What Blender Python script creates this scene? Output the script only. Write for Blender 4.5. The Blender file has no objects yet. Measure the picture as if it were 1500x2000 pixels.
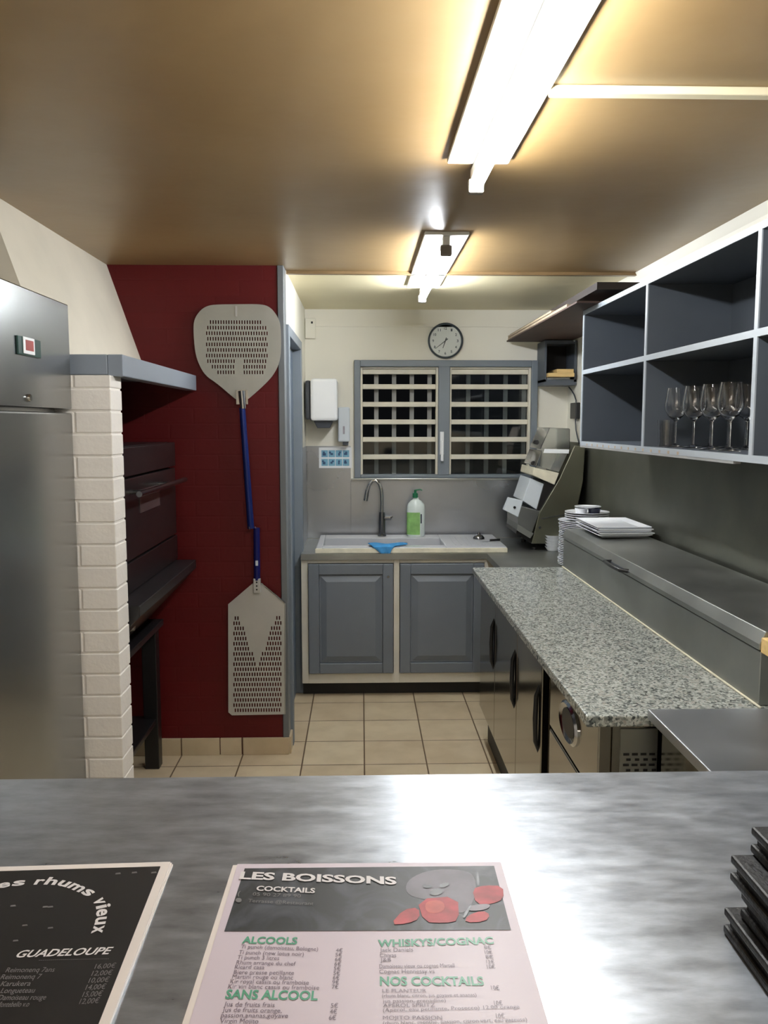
import bpy, bmesh, math, random
from mathutils import Vector, Matrix
random.seed(4)
PI = math.pi
SC = bpy.context.scene
COL = SC.collection

# ---------------------------------------------------------------- camera model (photo measured as 1500 x 2000)
FPX = 1640.0
CAMZ = 1.62
PITCH = math.atan(174 / FPX)
YAW = math.atan(45 / FPX)
Fv = Vector((math.sin(YAW) * math.cos(PITCH), math.cos(YAW) * math.cos(PITCH), -math.sin(PITCH)))
Rv = Vector((math.cos(YAW), -math.sin(YAW), 0))
Uv = Rv.cross(Fv)
def at(px, py, ax, v):
    """point of the place seen at a photo position, on the plane axis=v"""
    r = Fv + Rv * ((px - 750) / FPX) + Uv * (-(py - 1000) / FPX)
    c = Vector((0, 0, CAMZ))
    i = 'XYZ'.index(ax)
    return c + r * ((v - c[i]) / r[i])
def aX(px, py, ax, v): return at(px, py, ax, v).x
def aY(px, py, ax, v): return at(px, py, ax, v).y
def aZ(px, py, ax, v): return at(px, py, ax, v).z

# ---------------------------------------------------------------- materials
def lin(c):
    def f(x):
        x /= 255.0
        return x / 12.92 if x <= 0.04045 else ((x + 0.055) / 1.055) ** 2.4
    return (f(c[0]), f(c[1]), f(c[2]), 1)
def newmat(name):
    m = bpy.data.materials.new(name); m.use_nodes = True
    nt = m.node_tree
    b = nt.nodes['Principled BSDF']
    return m, nt, b
def N(nt, t, **k):
    n = nt.nodes.new(t)
    for a, v in k.items(): setattr(n, a, v)
    return n
def coords(nt, scale=(1, 1, 1), kind='Object', loc=(0, 0, 0)):
    tc = N(nt, 'ShaderNodeTexCoord'); mp = N(nt, 'ShaderNodeMapping')
    nt.links.new(tc.outputs[kind], mp.inputs['Vector'])
    mp.inputs['Scale'].default_value = scale
    mp.inputs['Location'].default_value = loc
    return mp.outputs['Vector']
def paint(name, rgb, rough=0.5, metal=0.0, var=0.06, nscale=6.0, bump=0.0, bscale=60, spec=0.5, rvar=0.0, stretch=(1, 1, 1)):
    """painted / plain surface with faint procedural unevenness"""
    m, nt, b = newmat(name)
    v = coords(nt, stretch)
    n = N(nt, 'ShaderNodeTexNoise'); n.inputs['Scale'].default_value = nscale; n.inputs['Detail'].default_value = 5
    nt.links.new(v, n.inputs['Vector'])
    r = N(nt, 'ShaderNodeValToRGB')
    c = lin(rgb)
    r.color_ramp.elements[0].position = 0.3; r.color_ramp.elements[1].position = 0.7
    r.color_ramp.elements[0].color = tuple(x * (1 - var) for x in c[:3]) + (1,)
    r.color_ramp.elements[1].color = tuple(min(1, x * (1 + var)) for x in c[:3]) + (1,)
    nt.links.new(n.outputs['Fac'], r.inputs['Fac']); nt.links.new(r.outputs['Color'], b.inputs['Base Color'])
    b.inputs['Roughness'].default_value = rough; b.inputs['Metallic'].default_value = metal
    b.inputs['Specular IOR Level'].default_value = spec
    if rvar:
        mr = N(nt, 'ShaderNodeMapRange')
        mr.inputs['To Min'].default_value = max(0, rough - rvar); mr.inputs['To Max'].default_value = rough + rvar
        nt.links.new(n.outputs['Fac'], mr.inputs['Value']); nt.links.new(mr.outputs['Result'], b.inputs['Roughness'])
    if bump:
        n2 = N(nt, 'ShaderNodeTexNoise'); n2.inputs['Scale'].default_value = bscale; n2.inputs['Detail'].default_value = 3
        nt.links.new(v, n2.inputs['Vector'])
        bp = N(nt, 'ShaderNodeBump'); bp.inputs['Strength'].default_value = bump; bp.inputs['Distance'].default_value = 0.01
        nt.links.new(n2.outputs['Fac'], bp.inputs['Height']); nt.links.new(bp.outputs['Normal'], b.inputs['Normal'])
    return m
def steel(name, rgb=(170, 172, 172), rough=0.28, stretch=(2, 2, 120), smear=3.0, var=0.12, bump=0.06):
    """brushed stainless: streaks along one axis plus broad smears"""
    m, nt, b = newmat(name)
    v = coords(nt, stretch)
    n = N(nt, 'ShaderNodeTexNoise'); n.inputs['Scale'].default_value = 3; n.inputs['Detail'].default_value = 6
    nt.links.new(v, n.inputs['Vector'])
    v2 = coords(nt)
    n2 = N(nt, 'ShaderNodeTexNoise'); n2.inputs['Scale'].default_value = smear; n2.inputs['Detail'].default_value = 4
    n2.inputs['Distortion'].default_value = 0.1
    nt.links.new(v2, n2.inputs['Vector'])
    r = N(nt, 'ShaderNodeValToRGB'); c = lin(rgb)
    r.color_ramp.elements[0].position = 0.3; r.color_ramp.elements[1].position = 0.72
    r.color_ramp.elements[0].color = tuple(x * (1 - var) for x in c[:3]) + (1,)
    r.color_ramp.elements[1].color = tuple(min(1, x * (1 + var)) for x in c[:3]) + (1,)
    nt.links.new(n2.outputs['Fac'], r.inputs['Fac']); nt.links.new(r.outputs['Color'], b.inputs['Base Color'])
    mr = N(nt, 'ShaderNodeMapRange'); mr.inputs['To Min'].default_value = rough * 0.8; mr.inputs['To Max'].default_value = rough * 1.3
    nt.links.new(n2.outputs['Fac'], mr.inputs['Value']); nt.links.new(mr.outputs['Result'], b.inputs['Roughness'])
    b.inputs['Metallic'].default_value = 1
    bp = N(nt, 'ShaderNodeBump'); bp.inputs['Strength'].default_value = bump; bp.inputs['Distance'].default_value = 0.002
    nt.links.new(n.outputs['Fac'], bp.inputs['Height']); nt.links.new(bp.outputs['Normal'], b.inputs['Normal'])
    return m
def glass(name, rgb=(255, 255, 255), rough=0.0, ior=1.45):
    m, nt, b = newmat(name)
    b.inputs['Base Color'].default_value = lin(rgb); b.inputs['Roughness'].default_value = rough
    b.inputs['Transmission Weight'].default_value = 1; b.inputs['IOR'].default_value = ior
    n = N(nt, 'ShaderNodeTexNoise'); n.inputs['Scale'].default_value = 30
    mr = N(nt, 'ShaderNodeMapRange'); mr.inputs['To Min'].default_value = rough; mr.inputs['To Max'].default_value = rough + 0.03
    nt.links.new(n.outputs['Fac'], mr.inputs['Value']); nt.links.new(mr.outputs['Result'], b.inputs['Roughness'])
    return m
def emit(name, rgb, s):
    m, nt, b = newmat(name)
    b.inputs['Base Color'].default_value = lin((240, 240, 240))
    b.inputs['Emission Color'].default_value = lin(rgb); b.inputs['Emission Strength'].default_value = s
    return m

M = {}
M['cream'] = paint('cream_wall_paint', (234, 230, 216), 0.55, var=0.03, nscale=2.5, bump=0.05, bscale=40)
M['white_wall'] = paint('white_wall_paint', (232, 228, 214), 0.5, var=0.03, nscale=3)
M['hood_white'] = paint('hood_white_paint', (214, 206, 188), 0.5, var=0.07, nscale=3.5, bump=0.05, bscale=12)
M['white_brick'] = paint('white_painted_brick', (228, 222, 214), 0.5, var=0.03, nscale=9, bump=0.12, bscale=60)
M['bluegrey'] = paint('blue_grey_paint', (114, 122, 130), 0.42, var=0.04, nscale=5, rvar=0.06)
M['shelf_grey'] = paint('shelf_grey_paint', (76, 82, 90), 0.45, var=0.05, nscale=6)
M['shelf_edge_lit'] = paint('shelf_edge_lit_paint', (158, 165, 172), 0.4, var=0.04, nscale=8)  # lighter copy of the shelf grey: tube light painted onto the front edges
M['cab_grey'] = paint('cabinet_grey_paint', (104, 110, 117), 0.38, var=0.04, nscale=4, rvar=0.05)
M['rim_grey'] = paint('rim_grey_paint', (128, 136, 146), 0.35, var=0.04, nscale=5)
M['cab_white'] = paint('cabinet_white_paint', (206, 201, 186), 0.45, var=0.08, nscale=5, bump=0.04)
M['trim_metal'] = paint('grey_metal_corner', (104, 108, 110), 0.4, var=0.05)
M['black_kick'] = paint('black_plinth', (26, 24, 22), 0.6)
M['black'] = paint('black_metal', (22, 20, 21), 0.35, var=0.15)
M['oven_black'] = paint('oven_black_enamel', (26, 21, 22), 0.28, var=0.2, nscale=4, spec=0.6)
M['oven_dark'] = paint('oven_dark_frame', (24, 22, 24), 0.4, var=0.15)
M['oven_glass'] = paint('oven_window_glass', (74, 62, 62), 0.12, var=0.1, spec=0.8)
M['cubby_shade'] = paint('cubby_shade_paint', (30, 26, 24), 0.8)  # near-black colour for the shade inside the corner box shelf
M['steel'] = steel('brushed_steel', (168, 170, 168), 0.3)
M['steel_h'] = steel('brushed_steel_horizontal', (184, 187, 190), 0.42, (120, 2, 2))
M['steel_fridge'] = steel('fridge_steel', (158, 160, 160), 0.24, (2, 90, 2), smear=2, var=0.1, bump=0.05)
M['steel_dark'] = steel('dark_worktop_steel', (158, 160, 156), 0.42, (3, 60, 3), smear=4, var=0.16)
M['steel_wall'] = steel('wall_panel_steel', (124, 124, 114), 0.48, (2, 2, 60), smear=3, var=0.22, bump=0.12)
M['steel_splash'] = steel('splashback_steel', (178, 182, 188), 0.27, (60, 2, 2), smear=1.6, var=0.1, bump=0.0)
M['steel_door'] = steel('cabinet_door_steel', (150, 146, 138), 0.13, (2, 2, 40), smear=2, var=0.08, bump=0.02)
M['steel_sheeter'] = steel('olive_steel_side', (124, 124, 108), 0.42, (4, 4, 40), var=0.1)
M['chrome'] = paint('chrome', (190, 192, 195), 0.12, metal=1, var=0.03)
M['dark_chrome'] = paint('dark_chrome', (140, 140, 142), 0.22, metal=1, var=0.08)
M['alu'] = paint('peel_aluminium', (192, 192, 190), 0.45, metal=0.6, var=0.06, nscale=5, rvar=0.06)
M['alu_dark'] = paint('round_peel_aluminium', (172, 172, 164), 0.45, metal=0.6, var=0.08, nscale=5, rvar=0.06)
M['blue'] = paint('blue_anodised_handle', (18, 36, 98), 0.3, metal=0.3, var=0.1)
M['blue_dark'] = paint('dark_blue_handle', (24, 28, 96), 0.3, metal=0.3, var=0.1)
M['louvre'] = paint('cream_louvre_paint', (222, 216, 198), 0.45, var=0.08, nscale=8)
M['bars'] = paint('grey_bar_paint', (150, 150, 146), 0.5)
M['plastic_white'] = paint('white_plastic', (232, 234, 236), 0.3, var=0.02)
M['plastic_cool'] = paint('cool_white_plastic', (205, 212, 218), 0.35, var=0.03)
M['plastic_dark'] = paint('charcoal_plastic', (58, 62, 70), 0.4)
M['plastic_black'] = paint('black_plastic', (20, 20, 22), 0.4)
M['porcelain'] = paint('white_porcelain', (232, 234, 238), 0.15, var=0.02)
M['navy'] = paint('navy_ceramic', (28, 30, 58), 0.25)
M['sink'] = paint('sink_resin', (184, 186, 190), 0.3, var=0.03)
M['sink_edge'] = paint('sink_cream_edge', (214, 208, 186), 0.5, var=0.12, nscale=22)
M['cloth'] = paint('blue_cloth', (62, 140, 196), 0.85, var=0.15, nscale=30, bump=0.3, bscale=200)
M['bottle'] = paint('white_bottle_plastic', (218, 228, 224), 0.3, var=0.02)
M['label_green'] = paint('green_label', (142, 190, 112), 0.4, var=0.25, nscale=18)
M['pump_green'] = paint('dark_green_pump', (30, 110, 74), 0.35)
M['brown_board'] = paint('brown_board', (66, 46, 38), 0.7, var=0.2, nscale=5)
M['dark_board'] = paint('dark_board_edge', (40, 30, 24), 0.75, var=0.2)
M['cardboard'] = paint('cardboard', (168, 150, 128), 0.75, var=0.1, nscale=12)
M['light_wood'] = paint('light_wood', (214, 182, 122), 0.6, var=0.12, nscale=5, stretch=(2, 20, 20))
M['leather'] = paint('black_leather', (14, 14, 17), 0.5, var=0.2, nscale=30, bump=0.12, bscale=260)
M['stitch'] = paint('grey_stitching', (62, 62, 68), 0.6)
M['laminate'] = paint('laminated_white_sheet', (212, 200, 210), 0.42, var=0.02, nscale=6)
M['laminate_edge'] = paint('laminate_margin', (236, 228, 222), 0.25, var=0.02)
M['print_black'] = paint('black_menu_print', (22, 20, 20), 0.42, var=0.2, nscale=8)
M['ink_white'] = paint('white_print', (226, 222, 222), 0.35)
M['ink_grey'] = paint('dim_grey_print', (120, 118, 118), 0.35)
M['ink_dark'] = paint('plum_grey_print', (112, 98, 112), 0.4)
M['ink_green'] = paint('green_print', (84, 158, 128), 0.4)
M['ink_red'] = paint('red_photo_print', (170, 48, 52), 0.5, var=0.3, nscale=60)
M['ink_orange'] = paint('orange_photo_print', (190, 76, 62), 0.5, var=0.2, nscale=60)
M['ink_pink'] = paint('pale_photo_print', (150, 144, 152), 0.5, var=0.12, nscale=30)
M['ink_haze'] = paint('hazy_photo_print', (118, 114, 122), 0.5, var=0.25, nscale=25)
M['ink_black'] = paint('dark_photo_print', (44, 44, 50), 0.35)
M['clock_face'] = paint('clock_face_white', (206, 210, 204), 0.3, var=0.02)
M['clock_rim'] = paint('clock_dark_rim', (52, 62, 70), 0.3)
M['blue_print'] = paint('pale_blue_print', (120, 172, 196), 0.4, var=0.1, nscale=60)
M['blue_print_dark'] = paint('deep_blue_print', (52, 84, 120), 0.4)
M['display'] = paint('red_display', (150, 60, 56), 0.3)
M['display_green'] = paint('dark_green_bezel', (18, 56, 50), 0.3)
M['batten'] = paint('white_batten_paint', (225, 225, 220), 0.4)
M['endcap'] = paint('grey_end_cap', (120, 114, 104), 0.5)
M['trunk'] = paint('cream_trunking', (232, 222, 190), 0.4)
M['moulding'] = paint('varnished_moulding', (122, 98, 66), 0.35, var=0.15, nscale=8, stretch=(1, 10, 10))
M['glass'] = glass('clear_glass')
M['guard'] = glass('clear_guard_plastic', (226, 228, 226), 0.15)
M['pane'] = glass('window_glass', (215, 222, 225), 0.02)
M['door_leaf'] = paint('door_leaf_paint', (96, 110, 126), 0.4, var=0.04)
M['tube'] = emit('fluorescent_tube', (248, 250, 250), 60)
M['tube_far'] = emit('fluorescent_tube_cool', (244, 249, 255), 62)

def mat_ceiling(name, rgb, rough, rgb2, spec=0.5):
    m, nt, b = newmat(name)
    v = coords(nt)
    n = N(nt, 'ShaderNodeTexNoise'); n.inputs['Scale'].default_value = 1.2; n.inputs['Detail'].default_value = 4
    nt.links.new(v, n.inputs['Vector'])
    r = N(nt, 'ShaderNodeValToRGB'); r.color_ramp.elements[0].color = lin(rgb); r.color_ramp.elements[1].color = lin(rgb2)
    r.color_ramp.elements[0].position = 0.35; r.color_ramp.elements[1].position = 0.7
    nt.links.new(n.outputs['Fac'], r.inputs['Fac']); nt.links.new(r.outputs['Color'], b.inputs['Base Color'])
    b.inputs['Roughness'].default_value = rough
    b.inputs['Specular IOR Level'].default_value = spec
    n2 = N(nt, 'ShaderNodeTexNoise'); n2.inputs['Scale'].default_value = 5; n2.inputs['Detail'].default_value = 3
    nt.links.new(v, n2.inputs['Vector'])
    bp = N(nt, 'ShaderNodeBump'); bp.inputs['Strength'].default_value = 0.25; bp.inputs['Distance'].default_value = 0.01
    nt.links.new(n2.outputs['Fac'], bp.inputs['Height']); nt.links.new(bp.outputs['Normal'], b.inputs['Normal'])
    return m
M['ceiling'] = mat_ceiling('lacquered_brown_ceiling', (136, 110, 72), 0.38, (154, 128, 88), 0.6)
M['ceiling_far'] = mat_ceiling('cream_ceiling', (222, 210, 172), 0.45, (232, 222, 186))

def mat_tiles():
    m, nt, b = newmat('beige_floor_tiles')
    v = coords(nt, loc=(-0.0125 + 0.298 * 20, -4.75 + 0.298 * 40, 0))
    br = N(nt, 'ShaderNodeTexBrick'); br.offset = 0; br.squash = 1
    br.inputs['Scale'].default_value = 1; br.inputs['Brick Width'].default_value = 0.298; br.inputs['Row Height'].default_value = 0.298
    br.inputs['Mortar Size'].default_value = 0.0035; br.inputs['Mortar Smooth'].default_value = 0.1; br.inputs['Bias'].default_value = 0
    br.inputs['Color1'].default_value = lin((206, 190, 160)); br.inputs['Color2'].default_value = lin((198, 180, 150)); br.inputs['Mortar'].default_value = lin((104, 84, 62))
    nt.links.new(v, br.inputs['Vector'])
    n = N(nt, 'ShaderNodeTexNoise'); n.inputs['Scale'].default_value = 7; n.inputs['Detail'].default_value = 8
    nt.links.new(v, n.inputs['Vector'])
    mx = N(nt, 'ShaderNodeMix', data_type='RGBA', blend_type='MULTIPLY'); mx.inputs[0].default_value = 0.35
    r = N(nt, 'ShaderNodeValToRGB'); r.color_ramp.elements[0].color = (0.62, 0.56, 0.48, 1); r.color_ramp.elements[1].color = (1, 1, 1, 1)
    r.color_ramp.elements[0].position = 0.35; r.color_ramp.elements[1].position = 0.6
    nt.links.new(n.outputs['Fac'], r.inputs['Fac'])
    nt.links.new(br.outputs['Color'], mx.inputs[6]); nt.links.new(r.outputs['Color'], mx.inputs[7])
    nt.links.new(mx.outputs[2], b.inputs['Base Color'])
    b.inputs['Roughness'].default_value = 0.3
    bp = N(nt, 'ShaderNodeBump'); bp.inputs['Strength'].default_value = 0.4; bp.inputs['Distance'].default_value = 0.003; bp.invert = True
    nt.links.new(br.outputs['Fac'], bp.inputs['Height']); nt.links.new(bp.outputs['Normal'], b.inputs['Normal'])
    return m
M['tiles'] = mat_tiles()
def mat_redbrick():
    m, nt, b = newmat('red_painted_brick')
    tc = N(nt, 'ShaderNodeTexCoord'); sx = N(nt, 'ShaderNodeSeparateXYZ'); cx = N(nt, 'ShaderNodeCombineXYZ')
    nt.links.new(tc.outputs['Object'], sx.inputs[0]); nt.links.new(sx.outputs['X'], cx.inputs['X']); nt.links.new(sx.outputs['Z'], cx.inputs['Y'])
    br = N(nt, 'ShaderNodeTexBrick'); br.offset = 0.5
    br.inputs['Scale'].default_value = 1; br.inputs['Brick Width'].default_value = 0.225; br.inputs['Row Height'].default_value = 0.0735
    br.inputs['Mortar Size'].default_value = 0.006; br.inputs['Mortar Smooth'].default_value = 0.9
    br.inputs['Color1'].default_value = lin((88, 9, 12)); br.inputs['Color2'].default_value = lin((84, 9, 12)); br.inputs['Mortar'].default_value = lin((86, 9, 12))
    nt.links.new(cx.outputs[0], br.inputs['Vector']); nt.links.new(br.outputs['Color'], b.inputs['Base Color'])
    b.inputs['Roughness'].default_value = 0.5; b.inputs['Specular IOR Level'].default_value = 0.3
    n = N(nt, 'ShaderNodeTexNoise'); n.inputs['Scale'].default_value = 40
    nt.links.new(tc.outputs['Object'], n.inputs['Vector'])
    bp = N(nt, 'ShaderNodeBump'); bp.inputs['Strength'].default_value = 0.1; bp.inputs['Distance'].default_value = 0.004; bp.invert = True
    nt.links.new(br.outputs['Fac'], bp.inputs['Height'])
    bp2 = N(nt, 'ShaderNodeBump'); bp2.inputs['Strength'].default_value = 0.15; bp2.inputs['Distance'].default_value = 0.004
    nt.links.new(n.outputs['Fac'], bp2.inputs['Height']); nt.links.new(bp.outputs['Normal'], bp2.inputs['Normal'])
    nt.links.new(bp2.outputs['Normal'], b.inputs['Normal'])
    return m
M['red'] = mat_redbrick()
def mat_granite():
    m, nt, b = newmat('speckled_granite')
    v = coords(nt)
    vo = N(nt, 'ShaderNodeTexVoronoi'); vo.inputs['Scale'].default_value = 165
    n = N(nt, 'ShaderNodeTexNoise'); n.inputs['Scale'].default_value = 26; n.inputs['Detail'].default_value = 6; n.inputs['Roughness'].default_value = 0.7
    nt.links.new(v, vo.inputs['Vector']); nt.links.new(v, n.inputs['Vector'])
    sp = N(nt, 'ShaderNodeSeparateColor'); nt.links.new(vo.outputs['Color'], sp.inputs[0])
    ad = N(nt, 'ShaderNodeMath', operation='MULTIPLY_ADD'); ad.inputs[1].default_value = 0.5
    nt.links.new(sp.outputs[0], ad.inputs[0])
    mu = N(nt, 'ShaderNodeMath', operation='MULTIPLY'); mu.inputs[1].default_value = 0.5
    nt.links.new(n.outputs['Fac'], mu.inputs[0]); nt.links.new(mu.outputs[0], ad.inputs[2])
    r = N(nt, 'ShaderNodeValToRGB'); e = r.color_ramp.elements
    e[0].position = 0.26; e[0].color = lin((62, 66, 66)); e[1].position = 0.35; e[1].color = lin((104, 110, 106))
    for p, c in ((0.42, (128, 131, 125)), (0.52, (154, 157, 150)), (0.66, (184, 187, 180)), (0.74, (154, 150, 142))):
        x = r.color_ramp.elements.new(p); x.color = lin(c)
    nt.links.new(ad.outputs[0], r.inputs['Fac']); nt.links.new(r.outputs['Color'], b.inputs['Base Color'])
    b.inputs['Roughness'].default_value = 0.22
    return m
M['granite'] = mat_granite()
def mat_counter():
    m, nt, b = newmat('worn_counter_steel')
    tc = N(nt, 'ShaderNodeTexCoord')
    def noise(scale, rot, sc, det):
        mp = N(nt, 'ShaderNodeMapping'); mp.inputs['Scale'].default_value = scale; mp.inputs['Rotation'].default_value = (0, 0, rot)
        mp.vector_type = 'TEXTURE' if False else 'POINT'
        n = N(nt, 'ShaderNodeTexNoise'); n.inputs['Scale'].default_value = sc; n.inputs['Detail'].default_value = det; n.inputs['Roughness'].default_value = 0.65
        nt.links.new(tc.outputs['Object'], mp.inputs['Vector']); nt.links.new(mp.outputs['Vector'], n.inputs['Vector']); return n.outputs['Fac']
    big = noise((1, 1, 1), 0, 4.5, 6)
    fine = noise((7, 24, 7), 0.9, 3, 8)
    ad = N(nt, 'ShaderNodeMath', operation='MULTIPLY_ADD'); ad.inputs[1].default_value = 0.5
    nt.links.new(big, ad.inputs[0]); mu = N(nt, 'ShaderNodeMath', operation='MULTIPLY'); mu.inputs[1].default_value = 0.5
    nt.links.new(fine, mu.inputs[0]); nt.links.new(mu.outputs[0], ad.inputs[2])
    r = N(nt, 'ShaderNodeValToRGB'); r.color_ramp.elements[0].position = 0.38; r.color_ramp.elements[1].position = 0.62
    r.color_ramp.elements[0].color = lin((142, 147, 153)); r.color_ramp.elements[1].color = lin((180, 186, 193))
    nt.links.new(ad.outputs[0], r.inputs['Fac']); nt.links.new(r.outputs['Color'], b.inputs['Base Color'])
    mr = N(nt, 'ShaderNodeMapRange'); mr.inputs['From Min'].default_value = 0.35; mr.inputs['From Max'].default_value = 0.65
    mr.inputs['To Min'].default_value = 0.26; mr.inputs['To Max'].default_value = 0.38
    nt.links.new(ad.outputs[0], mr.inputs['Value']); nt.links.new(mr.outputs['Result'], b.inputs['Roughness'])
    b.inputs['Metallic'].default_value = 0.8
    return m
M['counter'] = mat_counter()
def mat_header():
    m, nt, b = newmat('smoky_menu_photo')
    v = coords(nt, (14, 9, 9))
    n = N(nt, 'ShaderNodeTexNoise'); n.inputs['Scale'].default_value = 1.6; n.inputs['Detail'].default_value = 7; n.inputs['Distortion'].default_value = 1.5
    nt.links.new(v, n.inputs['Vector'])
    r = N(nt, 'ShaderNodeValToRGB'); e = r.color_ramp.elements
    e[0].position = 0.45; e[0].color = lin((26, 28, 30)); e[1].position = 0.78; e[1].color = lin((84, 88, 98))
    nt.links.new(n.outputs['Fac'], r.inputs['Fac']); nt.links.new(r.outputs['Color'], b.inputs['Base Color'])
    b.inputs['Roughness'].default_value = 0.45
    return m
M['header'] = mat_header()

# ---------------------------------------------------------------- mesh helpers
def tag(o, label=None, cat=None, group=None, kind=None):
    if label: o['label'] = label
    if cat: o['category'] = cat
    if group: o['group'] = group
    if kind: o['kind'] = kind
    return o
def root(name, loc, label=None, cat=None, group=None, kind=None):
    o = bpy.data.objects.new(name, None); o.location = loc; o.empty_display_size = 0.05
    COL.objects.link(o); return tag(o, label, cat, group, kind)
def worldpos(o):
    p = Vector((0, 0, 0))
    while o: p += o.location; o = o.parent
    return p
class MB:
    def __init__(s): s.bm = bmesh.new()
    def box(s, x0, x1, y0, y1, z0, z1, rot=None):
        x0, x1 = min(x0, x1), max(x0, x1); y0, y1 = min(y0, y1), max(y0, y1); z0, z1 = min(z0, z1), max(z0, z1)
        c = Vector(((x0 + x1) / 2, (y0 + y1) / 2, (z0 + z1) / 2))
        mt = Matrix.Translation(c)
        if rot: mt = mt @ rot
        mt = mt @ Matrix.Diagonal((x1 - x0, y1 - y0, z1 - z0, 1))
        bmesh.ops.create_cube(s.bm, size=1, matrix=mt); return s
    def prism(s, pts, d):
        """planar polygon of 3-D points pushed along vector d"""
        a = [s.bm.verts.new(Vector(p)) for p in pts]; b = [s.bm.verts.new(Vector(p) + Vector(d)) for p in pts]
        n = len(pts)
        s.bm.faces.new(a); s.bm.faces.new(b[::-1])
        for i in range(n): s.bm.faces.new((a[i], b[i], b[(i + 1) % n], a[(i + 1) % n]))
        return s
    def quad(s, *p):
        s.bm.faces.new([s.bm.verts.new(Vector(q)) for q in p]); return s
    def tube(s, path, r, seg=14, cap=True):
        path = [Vector(p) for p in path]; rs = r if isinstance(r, (list, tuple)) else [r] * len(path)
        up = None; rings = []
        for i, p in enumerate(path):
            t = (path[min(i + 1, len(path) - 1)] - path[max(i - 1, 0)]).normalized()
            if up is None:
                up = Vector((0, 0, 1)) if abs(t.z) < 0.9 else Vector((1, 0, 0))
            u = (up - t * up.dot(t)).normalized(); w = t.cross(u); up = u
            rings.append([s.bm.verts.new(p + (u * math.cos(2 * PI * k / seg) + w * math.sin(2 * PI * k / seg)) * rs[i]) for k in range(seg)])
        for a, b in zip(rings, rings[1:]):
            for k in range(seg): s.bm.faces.new((a[k], a[(k + 1) % seg], b[(k + 1) % seg], b[k]))
        if cap: s.bm.faces.new(rings[0][::-1]); s.bm.faces.new(rings[-1])
        return s
    def lathe(s, prof, c, seg=28, axis='Z', close=False):
        """prof: (radius, height) pairs around c"""
        c = Vector(c); rings = []
        for r, h in prof:
            ring = []
            if r < 1e-5:
                p = Vector((0, 0, h)) if axis == 'Z' else (Vector((0, -h, 0)) if axis == 'Y' else Vector((h, 0, 0)))
                ring = [s.bm.verts.new(c + p)]
            else:
                for k in range(seg):
                    a = 2 * PI * k / seg; x, y = r * math.cos(a), r * math.sin(a)
                    p = Vector((x, y, h)) if axis == 'Z' else (Vector((x, -h, y)) if axis == 'Y' else Vector((h, x, y)))
                    ring.append(s.bm.verts.new(c + p))
            rings.append(ring)
        pairs = list(zip(rings, rings[1:]))
        if close: pairs.append((rings[-1], rings[0]))
        for a, b in pairs:
            for k in range(seg):
                k2 = (k + 1) % seg
                if len(a) == 1 and len(b) == 1: continue
                if len(a) == 1: s.bm.faces.new((a[0], b[k2], b[k]))
                elif len(b) == 1: s.bm.faces.new((a[k], a[k2], b[0]))
                else: s.bm.faces.new((a[k], a[k2], b[k2], b[k]))
        return s
    def build(s, name, mat, parent=None, bev=0, smooth=False, seg=2, **tg):
        me = bpy.data.meshes.new(name)
        bmesh.ops.recalc_face_normals(s.bm, faces=s.bm.faces)
        if parent: org = worldpos(parent)
        else:
            vs = [v.co for v in s.bm.verts]
            org = Vector(((min(v.x for v in vs) + max(v.x for v in vs)) / 2, (min(v.y for v in vs) + max(v.y for v in vs)) / 2, min(v.z for v in vs)))
            if tg.get('kind') == 'structure': org = Vector((0, 0, 0))
        for v in s.bm.verts: v.co -= org
        s.bm.to_mesh(me); s.bm.free()
        me.materials.append(mat)
        if smooth:
            for p in me.polygons: p.use_smooth = True
            try: me.set_sharp_from_angle(angle=math.radians(40))
            except Exception: pass
        o = bpy.data.objects.new(name, me); COL.objects.link(o)
        if parent: o.parent = parent
        else: o.location = org
        if bev:
            b = o.modifiers.new('bevel', 'BEVEL'); b.width = bev; b.segments = seg; b.limit_method = 'ANGLE'; b.angle_limit = math.radians(40)
        return tag(o, **tg)
def box(name, mat, parent, x0, x1, y0, y1, z0, z1, bev=0, **tg):
    return MB().box(x0, x1, y0, y1, z0, z1).build(name, mat, parent, bev=bev, **tg)
def copy_tree(o, parent=None):
    c = o.copy(); COL.objects.link(c); c.parent = parent
    for ch in list(o.children): copy_tree(ch, c)
    return c
def mesh_from_curve(cu, name):
    ob = bpy.data.objects.new('tmp', cu); COL.objects.link(ob)
    dg = bpy.context.evaluated_depsgraph_get(); dg.update()
    me = bpy.data.meshes.new_from_object(ob.evaluated_get(dg), depsgraph=dg)
    me.name = name
    bpy.data.objects.remove(ob); return me
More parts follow.
